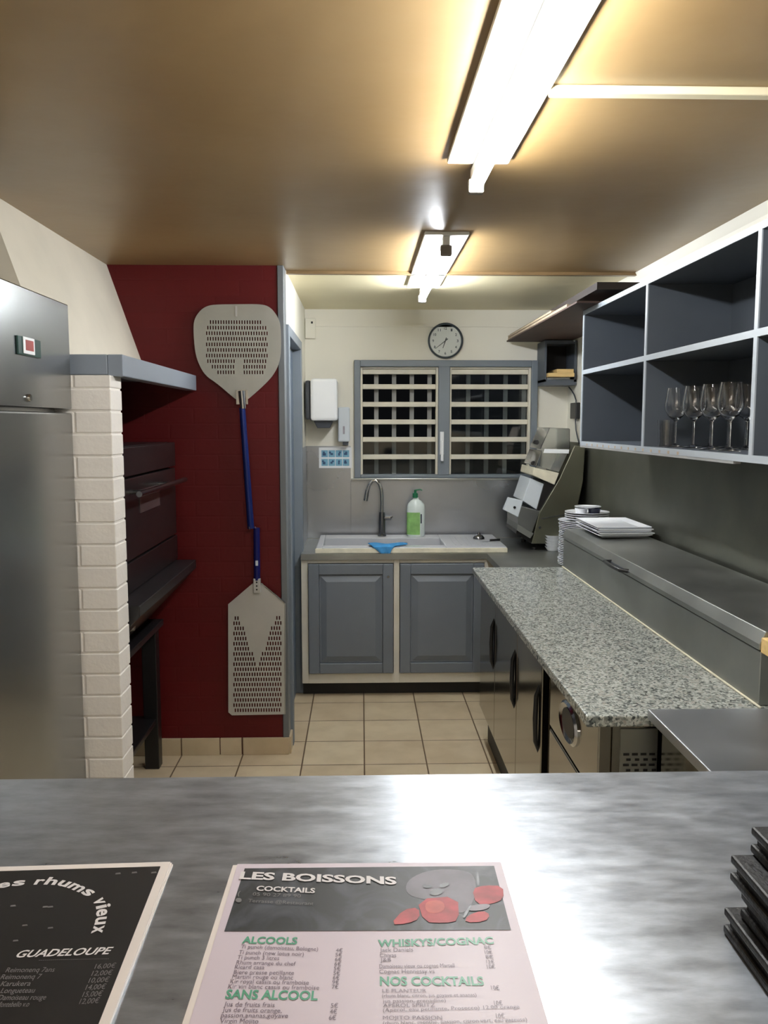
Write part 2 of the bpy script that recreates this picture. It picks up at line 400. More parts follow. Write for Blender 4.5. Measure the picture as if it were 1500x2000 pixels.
def plate_with_holes(name, outline, holes, th, mat, parent, y):
    """flat plate in the XZ plane at depth y with real slots; holes are axis-aligned (x0, x1, z0, z1) in rows; convex outline"""
    org = worldpos(parent)
    def span(z):
        xs = []; n = len(outline)
        z = min(max(z, min(p[1] for p in outline)), max(p[1] for p in outline))
        for i in range(n):
            (x0, z0), (x1, z1) = outline[i], outline[(i + 1) % n]
            if (z0 <= z <= z1) or (z1 <= z <= z0):
                if abs(z1 - z0) < 1e-9: xs += [x0, x1]
                else: xs.append(x0 + (x1 - x0) * (z - z0) / (z1 - z0))
        return min(xs), max(xs)
    zs = {round(p[1], 6) for p in outline}
    for h in holes: zs |= {round(h[2], 6), round(h[3], 6)}
    zs = sorted(zs); zmin, zmax = zs[0], zs[-1]
    bm = bmesh.new()
    for za, zb in zip(zs, zs[1:]):
        if zb - za < 1e-6: continue
        zm = (za + zb) / 2
        hs = sorted((h[0], h[1]) for h in holes if h[2] < zm < h[3])
        e = 1e-7
        la, ra = span(za + e); lb, rb = span(zb - e)
        xa, xb = la, lb
        segs = []
        for h0, h1 in hs: segs.append((xa, xb, h0, h0)); xa = xb = h1
        segs.append((xa, xb, ra, rb))
        for p, q, u, v in segs:
            f = [bm.verts.new((c[0] - org.x, y - org.y + o, c[1] - org.z)) for o in (-th / 2, th / 2) for c in ((p, za), (u, za), (v, zb), (q, zb))]
            for idx in ((0, 1, 2, 3), (7, 6, 5, 4), (0, 4, 5, 1), (1, 5, 6, 2), (2, 6, 7, 3), (3, 7, 4, 0)):
                bm.faces.new([f[k] for k in idx])
    bmesh.ops.remove_doubles(bm, verts=bm.verts, dist=1e-6)
    seen = {}
    for f in bm.faces: seen.setdefault(tuple(sorted(v.index for v in f.verts)), []).append(f)
    bm.verts.index_update(); seen = {}
    for f in bm.faces: seen.setdefault(tuple(sorted(v.index for v in f.verts)), []).append(f)
    dead = [f for g in seen.values() if len(g) > 1 for f in g]
    bmesh.ops.delete(bm, geom=dead, context='FACES_ONLY')
    me = bpy.data.meshes.new(name); bm.to_mesh(me); bm.free(); me.materials.append(mat)
    o = bpy.data.objects.new(name, me); COL.objects.link(o); o.parent = parent
    return o
def line(name, mat, parent, *a, **k):
    return Print().text(*a, **k).build(name, mat, parent)
def text_verts(s, bold=0.0, shear=0.0):
    cu = bpy.data.curves.new('t', 'FONT'); cu.body = s; cu.size = 1; cu.offset = bold; cu.shear = shear
    cu.resolution_u = 3
    me = mesh_from_curve(cu, 't')
    vs = [v.co.copy() for v in me.vertices]; fs = [tuple(p.vertices) for p in me.polygons]
    bpy.data.meshes.remove(me); bpy.data.curves.remove(cu)
    return vs, fs
class Print:
    """gathers lettering lying on a plane: each string stretched from point a to point b"""
    def __init__(s): s.v = []; s.f = []
    def text(s, t, a, b, up, h, bold=0.0, shear=0.0):
        a, b, up = Vector(a), Vector(b), Vector(up).normalized()
        vs, fs = text_verts(t, bold, shear)
        if not vs: return s
        x0 = min(v.x for v in vs); x1 = max(v.x for v in vs)
        d = (b - a); w = d.length; d.normalize()
        k = w / max(1e-6, x1 - x0); n = len(s.v)
        s.v += [a + d * ((v.x - x0) * k) + up * (v.y / 0.7 * h) for v in vs]
        s.f += [tuple(i + n for i in f) for f in fs]
        return s
    def poly(s, pts):
        n = len(s.v); s.v += [Vector(p) for p in pts]; s.f.append(tuple(range(n, n + len(pts)))); return s
    def build(s, name, mat, parent, **tg):
        org = worldpos(parent); me = bpy.data.meshes.new(name)
        me.from_pydata([v - org for v in s.v], [], s.f); me.materials.append(mat)
        o = bpy.data.objects.new(name, me); COL.objects.link(o); o.parent = parent
        return tag(o, **tg)

H = 2.345                      # ceiling height
XL, XS, XR = -1.65, -0.357, 1.352   # left wall, side wall of the sink recess, right wall
YR, YB, YF = 4.0, 5.5, -2.6         # red wall, back wall, wall behind the camera

# ================================================================ THE SETTING
box('floor', M['tiles'], None, XL - 0.12, XR + 0.12, YF - 0.1, YB + 0.15, -0.1, 0, kind='structure')
box('ceiling', M['ceiling'], None, XL - 0.12, XR + 0.12, YF - 0.1, 4.15, H, H + 0.1, kind='structure')
box('ceiling_recess', M['ceiling_far'], None, XL - 0.12, XR + 0.12, 4.15, YB + 0.15, H, H + 0.1, kind='structure')
box('wall_left', M['white_wall'], None, XL - 0.12, XL, YF, YR, 0, H, kind='structure')
box('wall_right', M['cream'], None, XR, XR + 0.12, YF, YB + 0.15, 0, H, kind='structure')
box('wall_front', M['cream'], None, XL - 0.12, XR + 0.12, YF - 0.1, YF, 0, H, kind='structure')
box('wall_red', M['red'], None, XL - 0.12, XS - 0.03, YR, YR + 0.12, 0, H, kind='structure')
# side wall of the recess with the door opening
wl = MB()
wl.box(XS - 0.12, XS, YR + 0.125, 4.15, 0, H)
wl.box(XS - 0.12, XS, 4.15, 4.98, 2.05, H)
wl.box(XS - 0.12, XS, 4.98, YB + 0.15, 0, H)
wl.build('wall_side', M['white_wall'], None, kind='structure')
# back wall with the window hole
WX0, WX1, WZ0, WZ1 = aX(695, 800, 'Y', YB), aX(1045, 800, 'Y', YB), aZ(870, 933, 'Y', YB), aZ(870, 704, 'Y', YB)
wb = MB()
wb.box(XS, WX0, YB, YB + 0.15, 0, H); wb.box(WX1, XR, YB, YB + 0.15, 0, H)
wb.box(WX0, WX1, YB, YB + 0.15, 0, WZ0); wb.box(WX0, WX1, YB, YB + 0.15, WZ1, H)
wb.build('wall_back', M['cream'], None, kind='structure')
box('trim_1', M['trim_metal'], None, XS - 0.028, XS, YR - 0.006, YR + 0.125, 0.085, H, bev=0.002, kind='structure')   # metal corner post
box('trim_2', M['moulding'], None, XS + 0.002, XR, 4.135, 4.165, H - 0.014, H, kind='structure')
MB().prism([(XL, 2.7, H - 0.02), (XL, 2.7, H), (XL + 0.02, 2.7, H)], (0, -5.2, 0)).build('trim_3', M['cream'], None, kind='structure')
MB().prism([(XR, YF, H - 0.035), (XR, YF, H), (XR - 0.02, YF, H)], (0, YB - YF, 0)).build('trim_4', M['white_wall'], None, kind='structure')
box('trim_5', M['cream'], None, XS, XR - 0.02, YB - 0.012, YB, 2.235, 2.25, kind='structure')
# tiled skirting
sk = MB()
x = XL
for x0, x1 in ((-1.6, -1.3), (-1.296, -0.998), (-0.994, -0.696), (-0.692, -0.589 + 0.0), (-0.585, XS)):
    sk.box(x0, x1, YR - 0.012, YR, 0, 0.085)
sk.build('baseboard_red', M['tiles'], None, bev=0.002, kind='structure')
box('baseboard_side', M['tiles'], None, XS, XS + 0.01, YR, 4.12, 0, 0.085, kind='structure')

# door in the side wall
d = root('door_1', (XS, 4.56, 0), kind='structure')
fr = MB()
fr.box(XS - 0.12, XS + 0.014, 4.10, 4.165, 0, 2.09); fr.box(XS - 0.12, XS + 0.014, 4.93, 4.99, 0, 2.09)
fr.box(XS - 0.12, XS + 0.014, 4.165, 4.93, 2.04, 2.09)
fr.build('door_frame', M['bluegrey'], d, bev=0.003)
lf = MB(); lf.box(XS - 0.075, XS - 0.035, 4.17, 4.925, 0.01, 2.035); lf.build('door_leaf', M['door_leaf'], d, bev=0.003)

# window
w = root('window_1', ((WX0 + WX1) / 2, YB, WZ0), kind='structure')
fr = MB()
ft = 0.03
fr.box(WX0 - 0.01, WX0 + ft, YB - 0.03, YB + 0.06, WZ0, WZ1); fr.box(WX1 - ft, WX1 + 0.01, YB - 0.03, YB + 0.06, WZ0, WZ1)
fr.box(WX0 + ft, WX1 - ft, YB - 0.03, YB + 0.06, WZ1 - 0.042, WZ1); fr.box(WX0 + ft, WX1 - ft, YB - 0.03, YB + 0.06, WZ0, WZ0 + 0.022)
MX0, MX1 = aX(857, 800, 'Y', YB), aX(876, 800, 'Y', YB)
fr.box(MX0 - 0.005, MX1 + 0.005, YB - 0.034, YB + 0.06, WZ0 + 0.02, WZ1 - 0.04)
fr.build('window_frame', M['bluegrey'], w, bev=0.004)
box('window_sill', M['steel'], w, WX0 - 0.03, WX1 + 0.01, YB - 0.045, YB, WZ0 - 0.014, WZ0 - 0.001, bev=0.002)
for si, (a, b) in enumerate(((WX0 + ft, MX0 - 0.005), (MX1 + 0.005, WX1 - ft))):
    z0, z1 = WZ0 + 0.022, WZ1 - 0.042
    sf = MB(); t = 0.014
    sf.box(a, a + t, YB + 0.0, YB + 0.05, z0, z1); sf.box(b - t, b, YB + 0.0, YB + 0.05, z0, z1)
    sf.box(a + t, b - t, YB + 0.0, YB + 0.05, z1 - 0.012, z1)
    sf.build('sash', M['louvre'], w, bev=0.002)
    step = (z1 - z0 - 0.012) / 6
    for k in range(1, 7):
        zc = z0 + step * k
        if k == 6: zc = z1 - 0.03
        mb = MB().box(a + t, b - t, YB + 0.012, YB + 0.045, zc - 0.016, zc + 0.016)
        mb.build('louvre_blade', M['louvre'], w, bev=0.004)
    for k in range(4):
        xx = a + t + (b - a - 2 * t) * (0.19 + 0.245 * k if si == 0 else 0.235 + 0.245 * k)
        if xx < b - t - 0.01:
            box('security_bar', M['bars'], w, xx - 0.014, xx + 0.014, YB + 0.075, YB + 0.09, z0, z1)
    if si == 1 or True:
        box('pane', M['pane'], w, a + t, b - t, YB + 0.056, YB + 0.06, z0, z1 if si else z0 + step * 2)
hd = MB(); hx = aX(862, 870, 'Y', YB)
hd.box(hx - 0.013, hx + 0.013, YB - 0.046, YB - 0.03, aZ(862, 903, 'Y', YB) + .05, aZ(862, 843, 'Y', YB))
hd.box(hx - 0.009, hx + 0.009, YB - 0.066, YB - 0.046, aZ(862, 900, 'Y', YB), aZ(862, 860, 'Y', YB))
hd.build('window_handle', M['plastic_white'], w, bev=0.004)

# steel splashbacks and wall panel fixed to the walls
ZP = aZ(650, 871, 'Y', YB)
ZSP = 0.8635
p1 = MB(); p1.box(XS + 0.004, WX0 - 0.035, YB - 0.004, YB, ZSP, ZP); p1.box(WX0 - 0.035, WX1 + 0.015, YB - 0.004, YB, ZSP, WZ0 - 0.016); p1.box(WX1 + 0.015, XR, YB - 0.004, YB, ZSP, WZ0 + 0.02)
p1.build('splashback_back', M['steel_splash'], None, bev=0.001, kind='structure')
box('splashback_side', M['steel_splash'], None, XS, XS + 0.004, 5.0, YB - 0.005, ZSP, ZP, kind='structure')
box('wall_panel_right', M['steel_wall'], None, XR - 0.004, XR, 0.96, YB - 0.005, ZSP, 1.50, kind='structure')

# oven-side stub wall of white painted brick
st = MB(); PX = -0.80; PY0, PY1 = 2.735, 2.86; course = 0.0722
st.box(XL, PX - 0.003, PY0 + 0.003, PY1 - 0.003, 0, 1.772)
k = 0; z = 0.0
while z < 1.77:
    z1 = min(1.772, z + course - 0.006)
    if k % 2 == 0:
        st.box(-0.915, PX, PY0, PY1, z, z1); st.box(XL, -0.921, PY0, PY1, z, z1)
    else:
        st.box(-1.03, PX, PY0, PY1, z, z1); st.box(XL, -1.036, PY0, PY1, z, z1)
    z += course; k += 1
st.build('wall_pillar', M['white_brick'], None, bev=0.003, kind='structure')

# ================================================================ LIGHTS (ceiling battens)
def batten(x, y0, y1, mat, label, name='ceiling_light'):
    r = root(name, (x, (y0 + y1) / 2, H), label, 'light', 'tube lights on the ceiling')
    box('housing', M['batten'], r, x - 0.014, x + 0.014, y0, y1, H - 0.046, H - 0.014, bev=0.003)
    box('reflector', M['batten'], r, x - 0.085, x + 0.085, y0 - 0.02, y1 - 0.05, H - 0.014, H, bev=0.003)
    for yy in (y0, y1):
        s = 1 if yy == y0 else -1
        box('end_cap', M['endcap'], r, x - 0.022, x + 0.022, yy, yy + s * 0.03, H - 0.085, H - 0.046, bev=0.005)
    MB().tube([(x, y0 + 0.03, H - 0.066), (x, y1 - 0.03, H - 0.066)], 0.0165, 20).build('lamp_tube', mat, r, smooth=True)
    return r
LX = 0.325
batten(LX, 1.0, 2.45, M['tube'], 'long bright tube light on the brown ceiling, nearest overhead')
batten(LX + 0.005, 3.30, 4.60, M['tube_far'], 'shorter tube light further back on the ceiling above the sink area')
box('cable_trunking', M['trunk'], None, LX + 0.087, XR - 0.02, 1.883, 1.913, H - 0.018, H, bev=0.003, label='cream cable trunking running from the near tube light to the right wall', cat='trunking')
# added warm fill light behind the camera, no lamp known there
ld = bpy.data.lights.new('unseen_room_fill', 'AREA'); ld.shape = 'RECTANGLE'; ld.size = 1.6; ld.size_y = 1.2; ld.energy = 14; ld.color = (1.0, 0.9, 0.78)
lo = bpy.data.objects.new('unseen_room_fill', ld); lo.location = (-0.2, -1.4, H - 0.03); COL.objects.link(lo)

# ================================================================ LEFT SIDE
# fridge
r = root('upright_fridge', (-1.27, 2.37, 0), 'tall brushed steel upright fridge with small red display, at the left edge', 'fridge')
FX, FY0, FY1 = -0.92, 1.98, 2.725
box('body', M['steel_fridge'], r, XL + 0.01, FX - 0.055, FY0, FY1, 0.09, 1.985, bev=0.003)
zg = aZ(120, 802, 'X', FX)
box('control_panel', M['steel_fridge'], r, FX - 0.05, FX, FY0 + 0.002, FY1 - 0.002, zg + 0.006, 1.99, bev=0.004)
box('door', M['steel_fridge'], r, FX - 0.05, FX, FY0 + 0.002, FY1 - 0.002, 0.13, zg - 0.006, bev=0.006)
ga, gb = at(31, 672, 'X', FX), at(76, 680, 'X', FX)
dz = aZ(50, 675, 'X', FX)
ds = MB().box(FX, FX + 0.006, ga.y, gb.y, dz - 0.028, dz + 0.022).build('display_bezel', M['display_green'], r, bev=0.002)
m0 = ga.y + (gb.y - ga.y) * 0.18; m1 = ga.y + (gb.y - ga.y) * 0.66
box('display_frame', M['plastic_white'], ds, FX + 0.006, FX + 0.010, m0, m1, dz - 0.024, dz + 0.022, bev=0.002)
box('display_screen', M['display'], ds, FX + 0.010, FX + 0.011, m0 + 0.012, m1 - 0.012, dz - 0.014, dz + 0.014)
lk = at(55, 777, 'X', FX)
MB().lathe([(0, 0.008), (0.009, 0.008), (0.011, 0.004), (0.011, 0)], (FX, lk.y, lk.z), 20, 'X').build('lock', M['chrome'], r, smooth=True)
for yy in (FY0 + 0.06, FY1 - 0.06):
    for xx in (XL + 0.08, FX - 0.12):
        MB().lathe([(0, 0), (0.022, 0), (0.022, 0.09), (0, 0.09)], (xx, yy, 0), 14).build('foot', M['black'], r)

# hood over the oven
r = root('extraction_hood', (-1.3, 3.4, 1.77), 'sloping white plaster oven hood with a grey painted rim', 'hood')
hx1 = -1.0; zt = 1.84
MB().prism([(XL, 2.735, zt), (hx1, 2.735, zt), (-1.169, 2.735, H), (XL, 2.735, H)], (0, YR - 2.735, 0)).build('sloped_body', M['hood_white'], r)
rb = MB(); RX = -0.768
rb.box(RX - 0.05, RX, 2.77, YR - 0.012, 1.770, zt); rb.box(XL, RX - 0.05, 2.77, 2.82, 1.775, zt)
rb.box(XL, RX - 0.05, 2.82, YR - 0.012, 1.81, zt - 0.002)
rb.build('rim', M['rim_grey'], r, bev=0.003)

# deck oven on its stand
OX = -0.862; OY0, OY1 = 2.9, 3.93
zt_o = aZ(352, 863, 'Y', OY1); zl = aZ(383, 1096, 'Y', OY1 - 0.02)
r = root('pizza_oven', (-1.25, 3.4, 0), 'dark deck pizza oven on a black stand, against the red brick wall', 'oven')
box('body', M['oven_black'], r, -1.6, OX - 0.03, OY0, OY1, zl, zt_o, bev=0.004)
def yoven(px, py): return aY(px, py, 'X', OX)
z_a = aZ(340, 912, 'X', OX)      # line between top fascia and door
z_b = aZ(345, 1043, 'X', OX)
box('top_fascia', M['oven_black'], r, OX - 0.03, OX, OY0, OY1, z_a + 0.004, zt_o - 0.002, bev=0.003)
dr = box('door', M['oven_black'], r, OX - 0.03, OX, OY0 + 0.01, OY1 - 0.01, z_b + 0.004, z_a - 0.004, bev=0.003)
box('window', M['oven_glass'], dr, OX, OX + 0.003, 3.28, 3.60, 1.27, 1.36)
hb = MB(); hz = aZ(335, 945, 'X', OX + 0.06)
hb.tube([(OX + 0.06, OY0 + 0.15, hz), (OX + 0.06, OY1 - 0.08, hz)], 0.011)
for yy in (OY0 + 0.25, OY1 - 0.35): hb.tube([(OX, yy, hz), (OX + 0.06, yy, hz)], 0.008)
hb.build('handle', M['dark_chrome'], dr, smooth=True)
box('lower_fascia', M['oven_black'], r, OX - 0.03, OX, OY0, OY1, zl + 0.01, z_b - 0.004, bev=0.003)
LG = aX(383, 1096, 'Y', OY1 - 0.02)
MB().prism([(OX - 0.03, OY0, zl + 0.008), (LG, OY0, zl + 0.008), (LG, OY0, zl - 0.03), (-1.0, OY0, zl - 0.27), (-1.0, OY0, zl)], (0, OY1 - OY0 - 0.02, 0)).build('control_ledge', M['oven_dark'], r, bev=0.003)
for yy in (3.0, 3.1, 3.2):
    MB().lathe([(0, 0.02), (0.014, 0.02), (0.018, 0)], (-0.895, yy, zl - 0.14), 16, 'X').build('knob', M['dark_chrome'], r, smooth=True)
sb = MB(); sb.box(-1.6, -0.93, OY0 + 0.02, OY1 - 0.03, zl - 0.30, zl - 0.272); sb.box(-1.58, -0.96, OY0 + 0.05, OY1 - 0.06, 0.22, 0.245)
sb.build('stand_frame', M['black'], r, bev=0.003)
for xx in (-0.985, -1.57):
    for yy in (OY0 + 0.05, OY1 - 0.07):
        MB().box(xx - 0.033, xx + 0.033, yy - 0.033, yy + 0.033, 0, zl - 0.30).build('leg', M['black'], r, bev=0.003)

# pizza peels
def pxz(px, py, Y): p = at(px, py, 'Y', Y); return (p.x, p.z)
def smooth_poly(pts, n=3):
    for _ in range(n):
        q = []
        for i in range(len(pts)):
            a, b = pts[i], pts[(i + 1) % len(pts)]
            q.append((a[0] * .75 + b[0] * .25, a[1] * .75 + b[1] * .25)); q.append((a[0] * .25 + b[0] * .75, a[1] * .25 + b[1] * .75))
        pts = q
    return pts
Yp = YR - 0.03
c0 = at(480, 1030, 'Y', Yp)
r = root('pizza_peel', (c0.x, Yp, c0.z), 'round perforated metal pizza peel hanging blade up on the red wall, long blue handle', 'pizza peel', 'pizza peels on the red wall')
crop = lambda x, y: (340 + x / 4, 570 + y / 4)
outl = [(150, 290), (158, 215), (195, 155), (245, 115), (310, 99), (480, 97), (680, 95), (750, 118), (802, 180), (832, 250), (838, 400), (830, 530), (795, 620), (735, 700), (600, 822), (560, 850), (495, 850), (440, 805), (335, 715), (245, 655), (195, 570), (163, 470)]
outline = smooth_poly([pxz(*crop(*p), Yp) for p in outl], 2)
holes = []
px1 = 0.00243
for row in range(10):
    cy = 237 + row * 43.5; rz0 = pxz(*crop(480, cy), Yp)[1]
    xa, xb = (285, 690) if row == 0 else ((255, 735) if row < 8 else (300, 715))
    if row == 9: xa, xb = 335, 700
    xx = xa + (9 if row % 2 else 0)
    while xx < xb:
        if not (row >= 7 and 470 < xx < 545):
            cx, cz = pxz(*crop(xx, cy), Yp)
            holes.append((cx - 0.0026, cx + 0.0026, rz0 - 0.0085, rz0 + 0.0085))
        xx += 20.5
plate_with_holes('blade', outline, holes, 0.002, M['alu_dark'], r, Yp)
a = at(461, 598, 'Y', Yp - 0.003); b = at(461, 618, 'Y', Yp - 0.003)
box('blade_rivet', M['alu'], r, a.x - 0.004, a.x + 0.004, Yp - 0.004, Yp - 0.001, b.z, a.z)
a, b = at(470, 755, 'Y', Yp - 0.01), at(475, 798, 'Y', Yp - 0.01)
fb = MB(); fb.box(a.x - 0.022, a.x + 0.032, Yp - 0.006, Yp - 0.001, b.z + 0.02, a.z - 0.015)
fb.tube([a + Vector((0.004, 0, -0.02)), b], [0.017, 0.0155]); fb.build('ferrule', M['chrome'], r, smooth=True)
b2 = at(490, 1032, 'Y', Yp - 0.012); m = at(473, 797, 'Y', Yp - 0.01)
MB().tube([m, b2], [0.0145, 0.0165]).build('handle', M['blue'], r, smooth=True)

c0 = at(502, 1397, 'Y', Yp)
r = root('pizza_peel', (c0.x, Yp, c0.z), 'rectangular perforated metal pizza peel hanging blade down on the red wall, short dark blue handle', 'pizza peel', 'pizza peels on the red wall')
crop = lambda x, y: (400 + x / 5.128, 1030 + y / 5.128)
outl = [(234, 770), (478, 562), (560, 558), (803, 758), (803, 1872), (272, 1882), (236, 1852)]
outline = [pxz(*crop(*p), Yp) for p in outl]
holes = []
for row in range(20):
    cy = 857 + row * 51.2; rz0 = pxz(*crop(527, cy), Yp)[1]
    for k in range(-19, 20):
        if (k + row) % 2: continue
        xx = 527 + k * 13.0
        if abs(xx - 527) > 245: continue
        reach = 200 - (cy - 857) * 0.36
        outer = 200 + (row + 0.4) * 17
        if abs(xx - 527) < reach - 5 or abs(xx - 527) > outer: continue
        cx, cz = pxz(*crop(xx, cy), Yp)
        holes.append((cx - 0.0032, cx + 0.0032, rz0 - 0.0092, rz0 + 0.0092))
plate_with_holes('blade', outline, holes, 0.002, M['alu'], r, Yp)
e1, e2 = at(*crop(565, 560), 'Y', Yp), at(*crop(803, 758), 'Y', Yp)
MB().tube([e1, e2], 0.004, 8).build('folded_edge', M['chrome'], r, smooth=True)
e1, e2 = at(*crop(803, 765), 'Y', Yp), at(*crop(803, 1870), 'Y', Yp)
MB().tube([e1, e2], 0.003, 8).build('folded_edge', M['alu_dark'], r, smooth=True)
a, b = at(501, 1031, 'Y', Yp - 0.012), at(502, 1133, 'Y', Yp - 0.01)
hd = MB().tube([a, b], 0.0155).build('handle', M['blue_dark'], r, smooth=True)
s = at(501.5, 1100, 'Y', Yp - 0.028)
box('maker_sticker', M['plastic_cool'], hd, s.x - 0.006, s.x + 0.006, Yp - 0.0285, Yp - 0.0255, s.z - 0.012, s.z + 0.012)
a, b = at(502, 1129, 'Y', Yp - 0.008), at(502, 1157, 'Y', Yp - 0.004)
fe = MB().box(a.x - 0.017, a.x + 0.017, Yp - 0.024, Yp - 0.001, b.z, a.z).build('ferrule', M['alu'], r, bev=0.003)
for zz in (0.25, 0.5, 0.75):
    z = b.z + (a.z - b.z) * zz
    MB().lathe([(0, 0.002), (0.004, 0.002), (0.004, 0)], (a.x, Yp - 0.024, z), 10, 'Y').build('rivet', M['black'], fe)
for px, nm in ((490, 'steel hook holding up the round peel, screwed into the red wall'), (502, 'steel hook holding up the rectangular peel, screwed into the red wall')):
    h = at(px, 1031, 'Y', YR)
    MB().tube([h + Vector((0, 0, 0.0)), h + Vector((0, -0.052, 0)), h + Vector((0, -0.062, 0.012))], 0.0028, 8).build('wall_hook', M['chrome'], None, smooth=True, label=nm, cat='hook')

# ================================================================ BACK: sink cabinet
ZW = 0.862; CY = 4.85
SX0, SX1 = aX(617, 1070, 'Y', 4.87), aX(990, 1070, 'Y', 4.87)
BX0, BX1, BY0, BY1 = SX0 + 0.035, 0.50, 4.955, 5.27
wt = MB(); zb = ZW - 0.035
LXi = aX(950, 1080, 'Z', ZW)
wt.box(XS + 0.006, BX0 - 0.02, CY - 0.015, YB - 0.006, zb, ZW); wt.box(BX1 + 0.02, XR - 0.006, CY - 0.015, YB - 0.006, zb, ZW)
wt.box(BX0 - 0.02, BX1 + 0.02, CY - 0.015, BY0 - 0.02, zb, ZW); wt.box(BX0 - 0.02, BX1 + 0.02, BY1 + 0.02, YB - 0.006, zb, ZW)
wt.box(LXi, XR - 0.006, 4.155, CY - 0.015, zb, ZW)
wt.build('worktop', M['steel_dark'], None, label='L-shaped steel worktop running under the sink and round the far right corner', cat='worktop')
r = root('sink_cabinet', (0.2, 5.1, 0), 'white framed base cabinet with two grey panelled doors under the sink', 'cabinet')
cb = MB(); y0 = CY; x0 = XS + 0.006; xe = 0.72; zk = 0.085
doors = [(aX(603, 1200, 'Y', CY), aX(768, 1200, 'Y', CY)), (aX(781, 1200, 'Y', CY), aX(781, 1200, 'Y', CY) + 0.494)]
zd0, zd1 = aZ(690, 1314, 'Y', CY), aZ(690, 1101, 'Y', CY)
cb.box(x0, doors[0][0] - 0.003, y0, y0 + 0.03, zk, zb); cb.box(doors[0][1] + 0.003, doors[1][0] - 0.003, y0, y0 + 0.03, zk, zb); cb.box(doors[1][1] + 0.003, doors[1][1] + 0.06, y0, y0 + 0.03, zk, zb)
for a, b in doors: cb.box(a - 0.003, b + 0.003, y0, y0 + 0.03, zk, zd0 - 0.003); cb.box(a - 0.003, b + 0.003, y0, y0 + 0.03, zd1 + 0.003, zb)
cb.box(x0, x0 + 0.02, y0 + 0.03, YB - 0.02, zk, zb); cb.box(doors[1][1] + 0.04, doors[1][1] + 0.06, y0 + 0.03, YB - 0.02, zk, zb); cb.box(x0 + 0.02, doors[1][1] + 0.04, y0 + 0.03, YB - 0.02, zk, zk + 0.02)
cb.build('carcass', M['cab_white'], r, bev=0.002)
box('plinth', M['black_kick'], r, x0, 0.72, y0 + 0.07, y0 + 0.09, 0, zk)
for a, b in doors:
    dm = MB(); fw = 0.062; yf = y0 - 0.018
    dm.box(a, a + fw, yf, y0 + 0.004, zd0, zd1); dm.box(b - fw, b, yf, y0 + 0.004, zd0, zd1)
    dm.box(a + fw, b - fw, yf, y0 + 0.004, zd0, zd0 + fw); dm.box(a + fw, b - fw, yf, y0 + 0.004, zd1 - fw, zd1)
    dm.box(a + fw, b - fw, yf + 0.012, y0 + 0.004, zd0 + fw, zd1 - fw)
    D = dm.build('door', M['cab_grey'], r, bev=0.004)
    i = 0.07; pa, pb, qa, qb = a + i, b - i, zd0 + i, zd1 - i; j = 0.035
    pm = MB(); yb_ = yf + 0.0125; yt = yf + 0.001
    o = [(pa, yb_, qa), (pb, yb_, qa), (pb, yb_, qb), (pa, yb_, qb)]
    n_ = [(pa + j, yt, qa + j), (pb - j, yt, qa + j), (pb - j, yt, qb - j), (pa + j, yt, qb - j)]
    pm.quad(*n_)
    for k in range(4): pm.quad(o[k], o[(k + 1) % 4], n_[(k + 1) % 4], n_[k])
    pm.build('raised_panel', M['cab_grey'], D)
    kx = b - 0.03
    MB().lathe([(0, 0.003), (0.006, 0.003), (0.007, 0)], (kx, yf, zd1 - 0.075), 12, 'Y').build('screw_hole', M['dark_chrome'], D)

# sink
SY0, SY1, SZ = 4.868, 5.43, 0.895
r = root('kitchen_sink', ((SX0 + SX1) / 2, 5.15, ZW), 'pale grey single-bowl sink with drainer set on the steel worktop under the window', 'sink')
sk = MB()
sk.box(SX0, BX0, SY0, SY1, ZW, SZ); sk.box(BX1, SX1, SY0, SY1, ZW, SZ)
sk.box(BX0, BX1, SY0, BY0, ZW, SZ); sk.box(BX0, BX1, BY1, SY1, ZW, SZ)
sk.build('sink_top', M['sink'], r, bev=0.004)
bw = MB(); t = 0.008; zb2 = ZW - 0.09
e = 0.0015; bw.box(BX0 - t, BX0 + e, BY0, BY1, zb2, SZ - 0.003); bw.box(BX1 - e, BX1 + t, BY0, BY1, zb2, SZ - 0.003)
bw.box(BX0 - t, BX1 + t, BY0 - t, BY0 + e, zb2, SZ - 0.003); bw.box(BX0 - t, BX1 + t, BY1 - e, BY1 + t, zb2, SZ - 0.003); bw.box(BX0 - t, BX1 + t, BY0 - t, BY1 + t, zb2 - t, zb2)
bw.build('bowl', M['sink'], r)
box('front_edge', M['sink_edge'], r, SX0 - 0.004, SX1 + 0.002, SY0 - 0.01, SY0, ZW + 0.001, SZ - 0.005, bev=0.002)
gr = MB()
for k in range(7): gr.box(0.56 + 0.035 * k, 0.57 + 0.035 * k, 4.95, 5.30, SZ, SZ + 0.002)
gr.build('drainer_ribs', M['sink'], r, bev=0.001)

# tap
TY = 5.36; tb = at(746, 1044, 'Y', TY)
r = root('kitchen_tap', (tb.x, TY, SZ), 'dark chrome gooseneck mixer tap standing at the back of the sink', 'tap')
def tp(px, py): return at(px, py, 'Y', TY)
MB().lathe([(0, 0), (0.028, 0), (0.028, 0.006), (0.021, 0.012), (0.021, 0.10), (0.018, 0.155), (0.0, 0.155)], (tb.x, TY, SZ), 24).build('body', M['dark_chrome'], r, smooth=True)
nk = [tp(746, 1000), tp(746, 975), tp(745, 958), tp(741, 945), tp(734, 938), tp(727, 939), tp(721, 948), tp(717, 960)]
MB().tube(nk, 0.0105).build('spout', M['chrome'], r, smooth=True)
MB().tube([tp(717.5, 957), tp(714, 978)], [0.0125, 0.014]).build('spray_head', M['chrome'], r, smooth=True)
l0 = tp(750, 1012)
MB().tube([l0, l0 + Vector((0.045, -0.005, 0.0))], 0.013).tube([l0 + Vector((0.042, -0.005, 0)), l0 + Vector((0.052, -0.03, 0.012))], 0.006, 8).build('lever', M['dark_chrome'], r, smooth=True)

